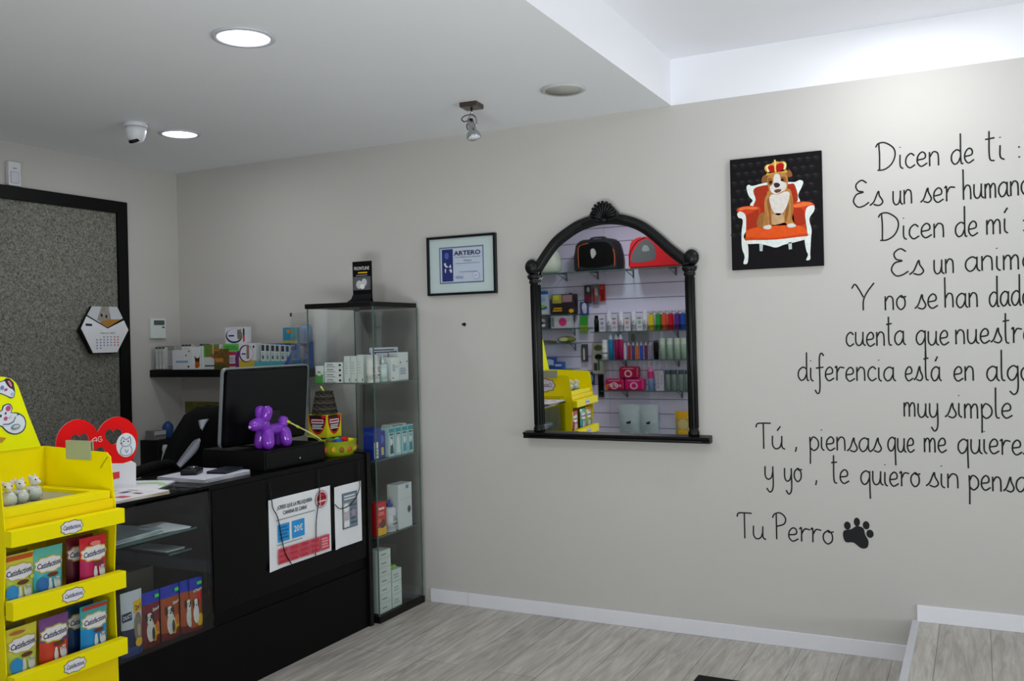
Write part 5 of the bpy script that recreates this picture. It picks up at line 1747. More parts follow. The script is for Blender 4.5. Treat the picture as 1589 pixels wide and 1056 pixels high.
carton('medicine_box', 'wide white box with pale blue lettering on the shelf', 'box', (0.235, -0.19, Z), 0.155, 0.05, 0.118, M('#d9dcde', 0.5), [('l', 0.2, 0.3, 0.84, 0.5, 1, M('#7aa0c8', 0.5)), ('e', 0.86, 0.15, 0.05, 0.05, INK), ('e', 0.74, 0.72, 0.035, 0.04, INK), ('e', 0.9, 0.93, 0.04, 0.03, INK)], 0, g)
for i, x in enumerate((0.175, 0.202, 0.229)):
    carton('pipette_pack', ('first', 'second', 'third')[i] + ' upright grey-tipped pack behind the wide white box', 'package', (x, -0.125, Z), 0.02, 0.05, 0.15, M('#d2d5d2', 0.5), [('r', 0, 0.93, 1, 1, DGREY)], 0.25, g)
pr = [('p', [(0.3, 0.12), (0.42, 0.06), (0.6, 0.07), (0.72, 0.16), (0.7, 0.34), (0.34, 0.34)], M('#b05a1c', 0.45)), ('p', [(0.34, 0.34), (0.7, 0.34), (0.74, 0.62), (0.66, 0.52), (0.5, 0.5), (0.4, 0.52), (0.28, 0.62)], M('#3a2a20', 0.5)), ('r', 0.8, 0.1, 0.96, 0.95, M('#c8d4d0', 0.5))]
carton('medicine_box', 'white box with an orange and black bottle picture on the shelf', 'box', (0.362, -0.19, Z), 0.095, 0.05, 0.135, M('#dde0e0', 0.5), pr, 0, g)
for i, x in enumerate((0.325, 0.352, 0.379)):
    carton('pipette_pack', ('first', 'second', 'third')[i] + ' upright grey-tipped pack behind the bottle-picture box', 'package', (x, -0.125, Z), 0.02, 0.05, 0.152, M('#d0d4d4', 0.5), [('r', 0, 0.93, 1, 1, DGREY)], 0.25, g)
carton('collar_box', 'white and green box with a leafy top on the shelf', 'box', (0.475, -0.185, Z), 0.122, 0.05, 0.147, M('#cfd2d0', 0.5), [('r', 0, 0.5, 1, 1, M('#6a7a34', 0.5, var=0.5, scale=60)), ('r', 0, 0.5, 0.1, 1, GREEN), ('e', 0.75, 0.56, 0.3, 0.13, M('#9a5a4a', 0.5)), ('r', 0.05, 0.12, 0.95, 0.17, DGREY), ('r', 0.55, 0.62, 0.66, 1, M('#a8a870', 0.5))], 0, g)
carton('collar_box', 'brown and orange box leaning between green boxes on the shelf', 'box', (0.558, -0.215, Z), 0.09, 0.03, 0.12, M('#6a5020', 0.5, var=0.5, scale=50), [('r', 0.1, 0.36, 0.8, 0.55, M('#b8763a', 0.5)), ('r', 0, 0.9, 0.5, 1, M('#b8641c', 0.5)), ('r', 0, 0, 1, 0.25, M('#4a4a24', 0.5))], 0, g)
carton('treat_carton', 'red and white carton on the shelf under the lime box', 'box', (0.632, -0.17, Z), 0.105, 0.06, 0.105, M('#c8c4cc', 0.5), [('r', 0, 0.78, 0.75, 0.98, M('#a8304a', 0.5)), ('r', 0, 0.15, 0.75, 0.32, M('#9a2850', 0.5)), ('p', [(0.7, 0), (1, 0), (1, 1), (0.8, 1), (0.65, 0.6)], M('#6a2a6a', 0.5)), ('r', 0, 0, 0.75, 0.08, M('#7aa06a', 0.5)), ('l', 0.1, 0.4, 0.6, 0.7, 3, LGB)], 0, g)
carton('treat_carton', 'bright green flat box on top of the red and white carton', 'box', (0.62, -0.17, Z + 0.1055), 0.125, 0.06, 0.042, M('#5ab84a', 0.5), [('l', 0.1, 0.2, 0.9, 0.8, 2, M('#3a8a3a', 0.5))], 0, g)
CATB = [('e', 0.45, 0.48, 0.42, 0.44, M('#2a2c4c', 0.5)), ('e', 0.46, 0.53, 0.37, 0.38, M('#d3d4e2', 0.5)), ('p', [(0.62, 0.28), (0.6, 0.7), (0.64, 0.9), (0.7, 0.8), (0.78, 0.92), (0.82, 0.7), (0.82, 0.28)], M('#7a7466', 0.6, var=0.4, scale=80)), ('l', 0.18, 0.4, 0.46, 0.58, 1, NAVY)]
carton('cat_food_box', 'white cat picture box with a red-striped side, on the green box', 'box', (0.643, -0.165, Z + 0.148), 0.155, 0.05, 0.098, M('#cfd2da', 0.5), CATB + [('r', 0.86, 0, 1, 1, M('#c4c8cc', 0.5)), ('r', 0.9, 0.12, 0.98, 0.5, RED), ('r', 0.9, 0.5, 0.98, 0.9, DGREY)], 0, g)
carton('cat_food_box', 'yellow-based cat picture box with a purple ring on the shelf', 'box', (0.752, -0.185, Z), 0.13, 0.05, 0.15, M('#cfd0d4', 0.5), [('r', 0, 0, 1, 0.34, M('#c0a82c', 0.5)), ('e', 0.42, 0.6, 0.42, 0.34, M('#5a3a6a', 0.5)), ('e', 0.46, 0.6, 0.37, 0.3, M('#d8d6e0', 0.5)), ('p', [(0.45, 0.4), (0.47, 0.9), (0.56, 0.95), (0.62, 0.9), (0.62, 0.4)], M('#8a7664', 0.6)), ('e', 0.88, 0.86, 0.05, 0.05, INK), ('l', 0.18, 0.54, 0.42, 0.64, 1, NAVY)], 0, g)
t = thing('counter_tray', 'teal tray display with a blue slanted side, full of white packs', 'display tray', (1.0, -0.18, Z))
b = B()
TT = M('#4a9aa4', 0.5)
b.box(-0.17, 0.165, -0.06, -0.056, 0, 0.045, TT)
b.box(-0.17, 0.165, -0.056, 0.05, 0, 0.004, TT)
b.box(-0.17, 0.165, 0.046, 0.05, 0, 0.145, M('#3a62a8', 0.5))
b.build('tray', t)
b = B()
b.prism([(-0.06, 0.0), (0.05, 0), (0.05, 0.15), (0.02, 0.148)], lambda u, v, d: (d, u, v), 0.166, 0.17, M('#3a5fb0', 0.45, var=0.15, scale=30))
b.prism([(0.03, 0.0), (0.165, 0.0), (0.165, 0.148), (0.14, 0.14)], lambda u, v, d: (u, d, v), -0.0635, -0.0605, M('#3a5fb0', 0.45, var=0.15, scale=30))
b.prism([(0.09, 0.03), (0.12, 0.035), (0.125, 0.075), (0.1, 0.08)], lambda u, v, d: (u, d, v), -0.0642, -0.0636, M('#6a7a7a', 0.5))
b.prism([(0.055, 0.008), (0.075, 0.008), (0.075, 0.04), (0.06, 0.03)], lambda u, v, d: (u, d, v), -0.0642, -0.0636, M('#5a2a5a', 0.5))
b.build('blue_side', t)['label'] = 'blue slanted side panel'
for i in range(8):
    x = 0.852 + i * 0.0365
    carton('pipette_pack', ('first', 'second', 'third', 'fourth', 'fifth', 'sixth', 'seventh', 'last')[i] + ' dark-topped white pack in the teal tray, counted from the cat box', 'package', (x, -0.165 - 0.003 * (i % 2), Z + 0.0045), 0.031, 0.05, 0.138 - 0.002 * i, M('#cdd8d6', 0.5), [('r', 0.15, 0.72, 0.85, 0.97, DGREY if i < 5 else M('#3a4a7a', 0.5)), ('e', 0.5, 0.45, 0.28, 0.08, (M('#5a6a70', 0.5), M('#7a8a88', 0.5))[i % 2]), ('e', 0.5, 0.22, 0.3, 0.06, DGREY), ('l', 0.15, 0.5, 0.85, 0.68, 2, M('#9ab0b0', 0.5))], 0, 'white packs in the teal tray')
carton('treat_carton', 'teal picture box standing on top of the tray of white packs', 'box', (1.052, -0.165, Z + 0.146), 0.105, 0.045, 0.088, M('#2a8aa8', 0.5), [('r', 0, 0, 1, 0.16, M('#b8a83a', 0.5, var=0.5, scale=60)), ('e', 0.4, 0.75, 0.14, 0.14, M('#c8782a', 0.5)), ('r', 0.55, 0.4, 0.95, 0.85, M('#2a9a8a', 0.5))], 0, g)
b = B()
b.lathe([(0.03, 0), (0.036, 0.004), (0.036, 0.08), (0.03, 0.098), (0, 0.102)], M('#7a92b8', 0.4), n=20)
tag(b.build('round_tub', None, (1.148, -0.165, Z + 0.151 - 0.003)), 'blue-grey round tub beside the teal picture box', 'tub', g)

# ================================================================== CASHIER CORNER
t = thing('office_chair', 'black office chair behind the counter with a jacket over its back', 'chair', (0.98, -0.80, 0), 0.0)
CHB = M('#0c0c0e', 0.7)
b = B()
b.box(0.02, 0.075, -0.17, 0.17, 0.58, 1.0, CHB, 0.02, 3)
b.build('backrest', t)
b = B()
b.box(-0.30, 0.10, -0.23, 0.23, 0.43, 0.50, CHB, 0.025, 3)
b.build('seat', t)
b = B()
b.box(0.075, 0.095, -0.03, 0.03, 0.44, 0.75, BLACKM, 0.004)
b.build('back_support', t)
b = B()
b.lathe([(0.025, 0.09), (0.025, 0.43)], STEEL, c=(-0.1, 0, 0), n=14)
b.build('gas_column', t)
for k in range(5):
    a = 2 * PI * k / 5 + 0.3
    b = B()
    b.tube([(-0.1, 0, 0.10), (-0.1 + 0.26 * math.cos(a), 0.26 * math.sin(a), 0.065)], [0.022, 0.015], BLACKM, n=8)
    lg = b.build('leg', t)
    b = B()
    b.lathe([(0.012, 0.0), (0.024, 0.006), (0.024, 0.044), (0.012, 0.05)], BLACKM, c=(-0.1 + 0.27 * math.cos(a), 0.27 * math.sin(a), 0.0), n=12)
    b.build('caster', lg)
for s_ in (-1, 1):
    b = B()
    b.tube(smooth_path([(0.02, s_ * 0.27, 0.47), (0.0, s_ * 0.29, 0.6), (0.0, s_ * 0.28, 0.70)], 5), 0.014, BLACKM, n=8)
    b.tube(smooth_path([(0.12, s_ * 0.28, 0.69), (0.02, s_ * 0.28, 0.71), (-0.16, s_ * 0.28, 0.70)], 5), 0.022, BLACKM, n=8)
    b.build('armrest', t)

# jacket draped over the chair back
t = thing('draped_jacket', 'black jacket with white stripes draped over the chair back', 'jacket', (1.035, -0.80, 0.60))
b = B()
rings = []
NJ = 48
JB = M('#050506', 0.85, bump=0.35, bscale=45, spec=0.15)
levels = [(-0.12, .32, .115), (0, .325, .12), (.12, .325, .12), (.215, .312, .118), (.317, .262, .11), (.376, .23, .103), (.42, .195, .095), (.48, .144, .08), (.512, .07, .05)]
random.seed(3)
for j, (z, ry_, rx) in enumerate(levels):
    ring = []
    for k in range(NJ):
        a = 2 * PI * k / NJ
        f = 1 + (0.02 + 0.02 * (8 - j) / 8) * math.sin(5 * a + j * 0.35) + 0.014 * math.sin(11 * a - j * 0.6)
        ca, sa = math.cos(a), math.sin(a)
        x = rx * f * (abs(ca) ** 0.8) * (1 if ca > 0 else -1)
        y = ry_ * f * (abs(sa) ** 0.8) * (1 if sa > 0 else -1)
        ring.append(b.bm.verts.new((x, y, z + 0.006 * math.sin(3 * a))))
    rings.append(ring)
for j in range(len(rings) - 1):
    for k in range(NJ):
        b.face([rings[j][k], rings[j][(k + 1) % NJ], rings[j + 1][(k + 1) % NJ], rings[j + 1][k]], JB, True)
b.face(rings[-1], JB, True)
jb = b.build('jacket_body', t)
WS = M('#b4b8c4', 0.8, bump=0.2, bscale=60)
for lab, A_, B_ in (('white diagonal stripe', [(0.045, -0.284, 0.244), (0.064, -0.236, 0.307), (0.077, -0.185, 0.361), (0.084, -0.159, 0.371)], [(0.065, -0.267, 0.237), (0.083, -0.218, 0.278), (0.091, -0.175, 0.317), (0.088, -0.154, 0.358)]),
                    ('white triangular lining', [(0.06, -0.132, 0.457), (0.066, -0.135, 0.44), (0.077, -0.138, 0.415)], [(0.077, -0.085, 0.459), (0.079, -0.11, 0.435), (0.081, -0.134, 0.407)])):
    b = B()
    A_, B_ = smooth_path(A_, 4), smooth_path(B_, 4)
    rows = []
    for i in range(len(A_)):
        row = []
        for k in range(4):
            q = A_[i].lerp(B_[i], k / 3)
            n_ = Vector((1, -0.5, 0.25)).normalized()
            row.append((b.bm.verts.new(q + n_ * (0.014 + 0.003 * math.sin(PI * k / 3))), b.bm.verts.new(q - n_ * 0.012)))
        rows.append(row)
    for i in range(len(rows) - 1):
        for k in range(3):
            b.face([rows[i][k][0], rows[i][k + 1][0], rows[i + 1][k + 1][0], rows[i + 1][k][0]], WS, True)
            b.face([rows[i][k][1], rows[i + 1][k][1], rows[i + 1][k + 1][1], rows[i][k + 1][1]], WS, True)
        for k in (0, 3):
            b.face([rows[i][k][0], rows[i][k][1], rows[i + 1][k][1], rows[i + 1][k][0]], WS)
    b.build('stripe', jb)['label'] = lab
b = B()
b.tube(smooth_path([(0.08, -0.30, 0.10), (0.15, -0.385, 0.262), (0.215, -0.513, 0.292), (0.285, -0.664, 0.2985), (0.345, -0.80, 0.2945), (0.36, -0.825, 0.292)], 6), [0.035] * 6 + [0.024] * 24 + [0.02], JB, n=10)
b.build('sleeve', t)['label'] = 'dark sleeve lying along the counter edge'

t = thing('wall_rack', 'small black wall rack in the corner behind the counter', 'rack', (0.001, -0.245, 0.60))
b = B()
b.box(0, 0.15, -0.09, 0.09, 0, 0.262, M('#0e0e0f', 0.5), 0.003)
b.build('housing', t)
b = B()
b.tube([(0.15, -0.055, 0.225), (0.168, -0.055, 0.228)], 0.004, CHROME)
b.build('hook', t)
b = B()
TWL = M('#b8bcbc', 0.9, bump=0.5, bscale=120)
secs = [(0.0, 0.012, 0.012), (-0.02, 0.02, 0.017), (-0.045, 0.016, 0.015), (-0.08, 0.026, 0.015), (-0.13, 0.036, 0.016), (-0.18, 0.042, 0.016)]
prev = None
for z, ry_, rx in secs:
    ring = [b.bm.verts.new((rx * math.cos(2 * PI * k / 20) * (1 + 0.12 * math.sin(6 * PI * k / 10)), ry_ * math.sin(2 * PI * k / 20), z)) for k in range(20)]
    if prev:
        for k in range(20):
            b.face([prev[k], ring[k], ring[(k + 1) % 20], prev[(k + 1) % 20]], TWL, True)
    else:
        b.face(ring, TWL)
    prev = ring
b.face(prev[::-1], TWL)
tag(b.build('hanging_cloth', None, (0.172, -0.30, 0.835)), 'small white cloth hanging from the black wall rack', 'cloth')
carton('tissue_box', 'grey and silver carton on top of the black wall rack', 'box', (0.08, -0.285, 0.8635), 0.09, 0.075, 0.055, M('#7a7876', 0.4), [('r', 0, 0.5, 1, 0.95, M('#b8b8ba', 0.3)), ('r', 0.1, 0.42, 0.9, 0.5, INK)], R90)
b = B()
b.lathe([(0.028, 0), (0.033, 0.004), (0.033, 0.07), (0.026, 0.085), (0.01, 0.1), (0, 0.102)], M('#2a4a80', 0.4, var=0.3, scale=30), n=16)
tag(b.build('blue_bottle', None, (0.085, -0.195, 0.8635)), 'blue bottle on the black wall rack beside the jacket', 'bottle')
b = B()
b.box(0.045, 0.46, -0.016, -0.001, 1.0, 1.072, M('#6a6a2c', 0.6, var=0.7, scale=30), 0.001)
tag(b.build('camouflage_plaque', None, (0, 0, 0)), 'narrow olive patterned plaque on the wall under the black shelf', 'plaque')

b = B()
b.box(3.47, 4.24, -1.35, -0.532, 0.0, 0.012, M('#0d0b0e', 0.85, bump=0.4, bscale=400), 0.004)
tag(b.build('floor_mat', None, (0, 0, 0)), 'black floor mat on the plank floor near the step', 'mat')

# ================================================================== SLATTED DISPLAY WALL (seen in the mirror)
YW = -4.60
t = thing('slatted_display_wall', 'lilac slatted display wall seen in the mirror', 'display wall', (1.4, YW, 0))
SL = M('#e2dcf4', 0.45, var=0.03, scale=3)
GR = M('#2c2a38', 0.5)
b = B()
zg = [0.01] + [1.761 + 0.1455 * k for k in range(-12, 6)] + [2.52]
zg = sorted(z for z in zg if 0 < z < 2.53)
for za, zb in zip(zg[:-1], zg[1:]):
    for x0, x1 in ((-1.39, -0.243), (-0.241, 0.98), (0.982, 1.6)):
        b.box(x0, x1, -0.018, 0.0, za + 0.003, zb - 0.003, SL, 0.001, 1)
b.build('slats', t)
b = B()
b.box(-1.39, 1.6, -0.045, -0.0185, 0.01, 2.52, GR)
b.build('backing', t)

BK = M('#7a7c84', 0.35, 0.6)


def slat_shelf(label, x0, x1, z, d, braces):
    t = thing('glass_wall_shelf', label, 'shelf', ((x0 + x1) / 2, YW, z), R180, 'glass shelves on the slatted wall')
    w_ = x1 - x0
    b = B()
    b.box(-w_ / 2, w_ / 2, -d, -0.001, -0.008, 0, SHELFGLASS)
    b.box(-w_ / 2, w_ / 2, -d - 0.002, -d, -0.008, 0, EDGEGLASS)
    b.build('glass_board', t)
    for x in braces:
        xl = (x0 + x1) / 2 - x
        b = B()
        b.tube([(xl, -0.002, -0.012), (xl, -d * 0.9, -0.012)], 0.005, BK, n=6)
        b.tube([(xl, -0.004, -0.075), (xl, -d * 0.75, -0.014)], 0.005, BK, n=6)
        b.box(xl - 0.008, xl + 0.008, -0.006, -0.0005, -0.085, -0.008, BK)
        b.build('bracket', t)
    return t


T1, T2, T3, TA, TB_, TC = 1.905, 1.292, 1.007, 1.482, 1.338, 1.182
T4 = 0.698
slat_shelf('uppermost long glass shelf carrying the pet carriers', 0.25, 2.35, T1, 0.30, (0.73, 1.08, 1.46, 1.9))
slat_shelf('short glass shelf under the blue and white box in the mirror', 0.25, 0.87, TA, 0.16, (0.4, 0.8))
slat_shelf('short glass shelf under the pink and white box in the mirror', 0.25, 1.0, TB_, 0.16, (0.4, 0.8))
slat_shelf('short glass shelf with the green-yellow pouch in the mirror', 0.25, 0.87, TC, 0.16, (0.4, 0.8))
slat_shelf('glass shelf with white bottles and coloured bottles in the mirror', 1.045, 2.3, T2, 0.18, (1.3, 1.9))
slat_shelf('glass shelf with slim coloured tubes in the mirror', 1.11, 2.3, T3, 0.18, (1.35, 1.9))
slat_shelf('glass shelf with magenta wipe packs in the mirror', 1.13, 2.3, T4, 0.18, (1.35, 1.92))
slat_shelf('short glass shelf behind the yellow stand in the mirror', 0.2, 0.85, 0.918, 0.2, (0.4,))
slat_shelf('lowest glass shelf with the clear bags in the mirror', 1.2, 2.4, 0.25, 0.25, (1.4, 2.0))

# pet carriers on the top shelf
def carrier(name, label, x, w_, h_, d_, m, win, trim, skew=0.0):
    t = thing(name, label, 'pet carrier', (x, YW + 0.155, T1 + 0.0005), R180, 'pet carriers on the top shelf')
    b = B()
    prof = [(-w_ / 2, 0), (w_ / 2, 0), (w_ / 2 * 1.0, h_ * 0.45), (w_ / 2 * 0.88 + skew * 0.3, h_ * 0.86), (w_ / 2 * 0.6 + skew, h_ * 0.985), (-w_ / 2 * 0.62 + skew, h_), (-w_ / 2 * 0.88 + skew * 0.6, h_ * 0.86), (-w_ / 2, h_ * 0.45)]
    v0 = len(b.bm.verts)
    b.prism(prof, fm, -d_ / 2, d_ / 2, m)
    bmesh.ops.bevel(b.bm, geom=list(b.bm.edges), offset=0.012, segments=2, affect='EDGES')
    b.build('shell', t)
    return t, b


def cw_(t, name, pts, m, y, th=0.003, lab=None):
    b = B()
    q = [(p.x, p.y) for p in smooth_path([(u, v, 0) for u, v in pts], 4, closed=True)]
    b.prism(q, fm, y - th, y, m)
    o = b.build(name, t)
    if lab:
        o['label'] = lab
    return o


BC = M('#232327', 0.7, bump=0.2, bscale=200)
t, _ = carrier('pet_carrier', 'black soft pet carrier in the middle of the top shelf', 1.155, 0.45, 0.315, 0.24, BC, None, None)
cw_(t, 'front_flap', [(-0.19, 0.05), (0.16, 0.05), (0.165, 0.25), (0.1, 0.275), (-0.12, 0.275), (-0.195, 0.2)], BLACK, -0.1195)
cw_(t, 'window', [(-0.07, 0.12), (0.0, 0.1), (0.14, 0.09), (0.14, 0.24), (0.0, 0.25), (-0.08, 0.22)], M('#08080a', 0.3), -0.123)
cw_(t, 'round_badge', [(-0.015, 0.15), (0.02, 0.12), (0.035, 0.17), (0.03, 0.21), (0.0, 0.215), (-0.02, 0.18)], M('#a8aaa4', 0.4), -0.1265)
b = B()
b.tube(smooth_path([(0.17, -0.122, 0.04), (0.172, -0.123, 0.18), (0.155, -0.122, 0.25), (0.06, -0.122, 0.275)], 5), 0.004, M('#c0602a', 0.5), n=6)
b.tube(smooth_path([(-0.21, -0.122, 0.03), (-0.213, -0.122, 0.14), (-0.2, -0.122, 0.2)], 5), 0.004, M('#c0602a', 0.5), n=6)
b.build('piping', t)['label'] = 'thin orange piping'
b = B()
b.tube(smooth_path([(-0.09, 0, 0.31), (-0.06, 0, 0.33), (0.06, 0, 0.33), (0.09, 0, 0.31)], 5), 0.009, BC, n=8)
b.build('handle', t)
RC = M('#c8141e', 0.5, bump=0.1, bscale=200)
t, _ = carrier('pet_carrier', 'red pet carrier with a grey mesh window on the top shelf', 1.79, 0.56, 0.30, 0.26, RC, None, None, 0.02)
cw_(t, 'mesh_window', [(0.24, 0.06), (0.06, 0.06), (0.0, 0.1), (0.02, 0.22), (0.1, 0.27), (0.18, 0.22), (0.235, 0.14)], M('#5a5e60', 0.6, var=0.2, scale=60), -0.1295)
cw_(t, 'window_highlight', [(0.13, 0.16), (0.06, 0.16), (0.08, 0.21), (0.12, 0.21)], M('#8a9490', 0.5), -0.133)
b = B()
b.tube(smooth_path([(0.27, -0.13, 0.03), (0.26, -0.13, 0.14), (0.19, -0.13, 0.25), (0.1, -0.13, 0.29)], 5), 0.005, M('#1a1014', 0.5), n=6)
b.build('piping', t)
b = B()
b.tube(smooth_path([(-0.1, 0, 0.297), (-0.06, 0, 0.32), (0.06, 0, 0.32), (0.1, 0, 0.297)], 5), 0.009, BLACK, n=8)
b.build('handle', t)
t = thing('pet_carrier', 'white rounded pet carrier with a green leaf print at the mirror edge', 'pet carrier', (0.50, YW + 0.155, T1 + 0.0005), R180, 'pet carriers on the top shelf')
b = B()
b.lathe([(0.16, 0), (0.235, 0.02), (0.245, 0.1), (0.22, 0.2), (0.15, 0.29), (0.05, 0.325), (0, 0.328)], M('#d3dccb', 0.4), n=28, sy=0.55)
b.build('shell', t)
b = B()
for dx, dz, m in ((-0.05, 0.09, M('#6aa49a', 0.5)), (-0.02, 0.11, M('#8ab08a', 0.5)), (-0.08, 0.07, M('#5a8a94', 0.5)), (-0.06, 0.05, M('#9ab88a', 0.5))):
    b.prism([(dx + u, dz + v) for u, v in ring_pts(0, 0, 0.022, 0.018, 10)], fm, -0.1335, -0.128, m)
b.build('leaf_print', t)

# left-hand short shelves
g = 'small goods on the short glass shelves'
YS = YW + 0.085
carton('pet_toy_box', 'blue and white box on the highest short shelf in the mirror', 'box', (0.485, YS, TA + .0005), 0.165, 0.08, 0.245, M('#b8c4d4', 0.5), [('r', 0.0, 0.86, 1, 1, BLUE), ('e', 0.4, 0.3, 0.3, 0.08, M('#2a4a7a', 0.5)), ('e', 0.42, 0.35, 0.2, 0.07, LIME), ('r', 0.1, 0.05, 0.9, 0.16, M('#d4dae0', 0.5)), ('e', 0.5, 0.65, 0.3, 0.12, M('#8ab4e0', 0.5))], R180, g)
t = thing('travel_bag', 'dark bag with yellow and orange pictures beside the blue-white box', 'bag', (0.735, YS, TA + .0005), R180, g)
b = B()
b.box(-0.13, 0.13, -0.05, 0.05, 0, 0.205, M('#2a2226', 0.5), 0.012)
prints_on(b, [('r', 0.55, 0.55, 0.95, 0.97, M('#a8a04a', 0.5)), ('r', 0.66, 0.72, 0.9, 0.96, M('#c8c83a', 0.5)), ('r', 0.1, 0.6, 0.52, 0.95, M('#9a7a80', 0.5)), ('l', 0.55, 0.12, 0.95, 0.35, 2, OYELLOW), ('e', 0.15, 0.15, 0.1, 0.1, OYELLOW)], 0.26, 0.205, -0.05)
b.build('bag_body', t)
b = B()
b.tube(smooth_path([(-0.06, -0.03, 0.2), (-0.09, -0.04, 0.21), (-0.138, -0.045, 0.15), (-0.14, -0.045, 0.08)], 5), 0.006, BLACK, n=6)
b.build('strap', t)
carton('pet_toy_box', 'black and silver box on the middle short shelf in the mirror', 'box', (0.49, YS, TB_ + .0005), 0.11, 0.07, 0.115, M('#54545a', 0.4), [('e', 0.5, 0.7, 0.3, 0.18, LGREY), ('e', 0.45, 0.3, 0.25, 0.15, WHITE), ('e', 0.5, 0.5, 0.12, 0.12, BLACK)], R180, g)
carton('pet_toy_box', 'white box with a pink picture on the middle short shelf', 'box', (0.70, YS, TB_ + .0005), 0.225, 0.07, 0.128, M('#c8c8ce', 0.5), [('e', 0.42, 0.5, 0.2, 0.34, PINK), ('r', 0.85, 0.1, 0.97, 0.9, M('#7a7a88', 0.5)), ('e', 0.9, 0.6, 0.05, 0.1, GREEN)], R180, g)
b = B()
b.tube(smooth_path([(-0.1, 0, 0.012), (-0.03, 0, 0.02), (0.06, 0, 0.014), (0.09, 0, 0.012)], 5), 0.012, M('#6a6440', 0.6), n=8)
tag(b.build('chew_stick', None, (0.53, YS, TC + .0005)), 'knobbly brown chew on the lowest short shelf in the mirror', 'chew', g)
b = B()
b.ell((0, 0, 0.036), (0.105, 0.04, 0.036), M('#7a7c2c', 0.5, var=0.4, scale=40))
b.prism(ring_pts(0.02, 0.04, 0.05, 0.02, 16), fm, -0.043, -0.034, M('#c8c894', 0.5))
tag(b.build('treat_roll', None, (0.742, YS, TC + .0005), R180), 'green-yellow roll of treats on the lowest short shelf', 'treats', g)


def hang_card(name, label, x0, x1, z0, z1, prints, base, y=YW + 0.03, depth=0.012, hook=True):
    w_, h_ = x1 - x0, z1 - z0
    t = thing(name, label, 'hanging pack', ((x0 + x1) / 2, y, z0), R180, 'packs hanging on the slatted wall')
    b = B()
    b.box(-w_ / 2, w_ / 2, -depth / 2, depth / 2, 0, h_, base, 0.001)
    prints_on(b, prints, w_, h_, -depth / 2)
    b.build('card', t)
    if hook:
        b = B()
        b.tube([(0, y - YW - 0.0005, h_ - 0.012), (0, -0.02, h_ - 0.010), (0, -0.026, h_ + 0.002)], 0.0025, CHROME, n=6)
        b.build('hook', t)
    return t


hang_card('hanging_toy', 'dark card with a magenta toy hanging on the slatted wall', 0.935, 1.01, 1.585, 1.77, [('e', 0.5, 0.3, 0.42, 0.26, M('#7a1c3a', 0.5)), ('e', 0.4, 0.75, 0.22, 0.14, LGREY)], M('#3a4038', 0.6))
hang_card('hanging_toy', 'grey card with red loops hanging between two packs', 1.022, 1.09, 1.57, 1.775, [('e', 0.4, 0.6, 0.3, 0.22, M('#b8a8a8', 0.5)), ('e', 0.6, 0.3, 0.25, 0.2, M('#c04a4a', 0.5)), ('r', 0.6, 0.1, 0.9, 0.8, DRED)], M('#6a6670', 0.6))
hang_card('hanging_toy', 'bright red card hanging on the slatted wall in the mirror', 1.10, 1.162, 1.60, 1.772, [('l', 0.2, 0.7, 0.9, 0.9, 2, M('#e86a5a', 0.5)), ('e', 0.6, 0.25, 0.3, 0.2, M('#5a0a10', 0.5)), ('p', [(0.7, 0.5), (0.95, 0.1), (0.8, 0.05)], ORANGE)], M('#b0121a', 0.5))
hang_card('hanging_toy', 'blue and white pack hanging above the green card in the mirror', 0.885, 0.975, 1.465, 1.60, [('e', 0.5, 0.6, 0.3, 0.34, M('#d0d4dc', 0.5)), ('e', 0.45, 0.3, 0.25, 0.2, M('#c0c4d0', 0.5))], M('#3a4a90', 0.5))
hang_card('hanging_toy', 'bright green card hanging low beside the short shelves', 0.88, 0.966, 1.285, 1.455, [('r', 0, 0.05, 1, 0.45, M('#8aa82c', 0.5, var=0.3, scale=40)), ('r', 0, 0.45, 1, 0.95, M('#3aa03a', 0.5))], M('#4a9a34', 0.5), YW + 0.045, hook=False)
hang_card('grooming_brush_pack', 'dark narrow pack hanging beside the pale brush card', 0.878, 0.95, 0.985, 1.165, [('e', 0.6, 0.5, 0.16, 0.3, LGREY), ('r', 0.5, 0.1, 0.7, 0.3, WHITE)], M('#4a4a4c', 0.6))
hang_card('grooming_brush_pack', 'pale blister card with a black grooming brush in the mirror', 1.005, 1.14, 0.862, 1.172, [('e', 0.5, 0.55, 0.3, 0.1, BLACK), ('r', 0.42, 0.1, 0.56, 0.5, M('#2a4a44', 0.4)), ('e', 0.5, 0.85, 0.35, 0.1, M('#5a5a38', 0.5)), ('r', 0.6, 0.1, 0.9, 0.35, M('#3a3a3a', 0.5))], M('#a8a898', 0.5), YW + 0.05)
hang_card('leash_strap', 'black strap hanging under the brush card in the mirror', 1.05, 1.11, 0.615, 0.852, [('r', 0.1, 0.0, 0.9, 0.1, DGREY)], BLACK, YW + 0.03)
hang_card('grooming_brush_pack', 'small blue card hanging beside the black strap', 0.935, 1.012, 0.745, 0.88, [('e', 0.5, 0.5, 0.3, 0.3, M('#8a9ac0', 0.5))], M('#2a3f66', 0.5))
hang_card('blister_pack', 'pale blister pack hanging under the white bottles in the mirror', 1.39, 1.6, 1.16, 1.275, [('e', 0.75, 0.5, 0.12, 0.36, M('#6a6a64', 0.5))], M('#9a9ca0', 0.5), YW + 0.02)

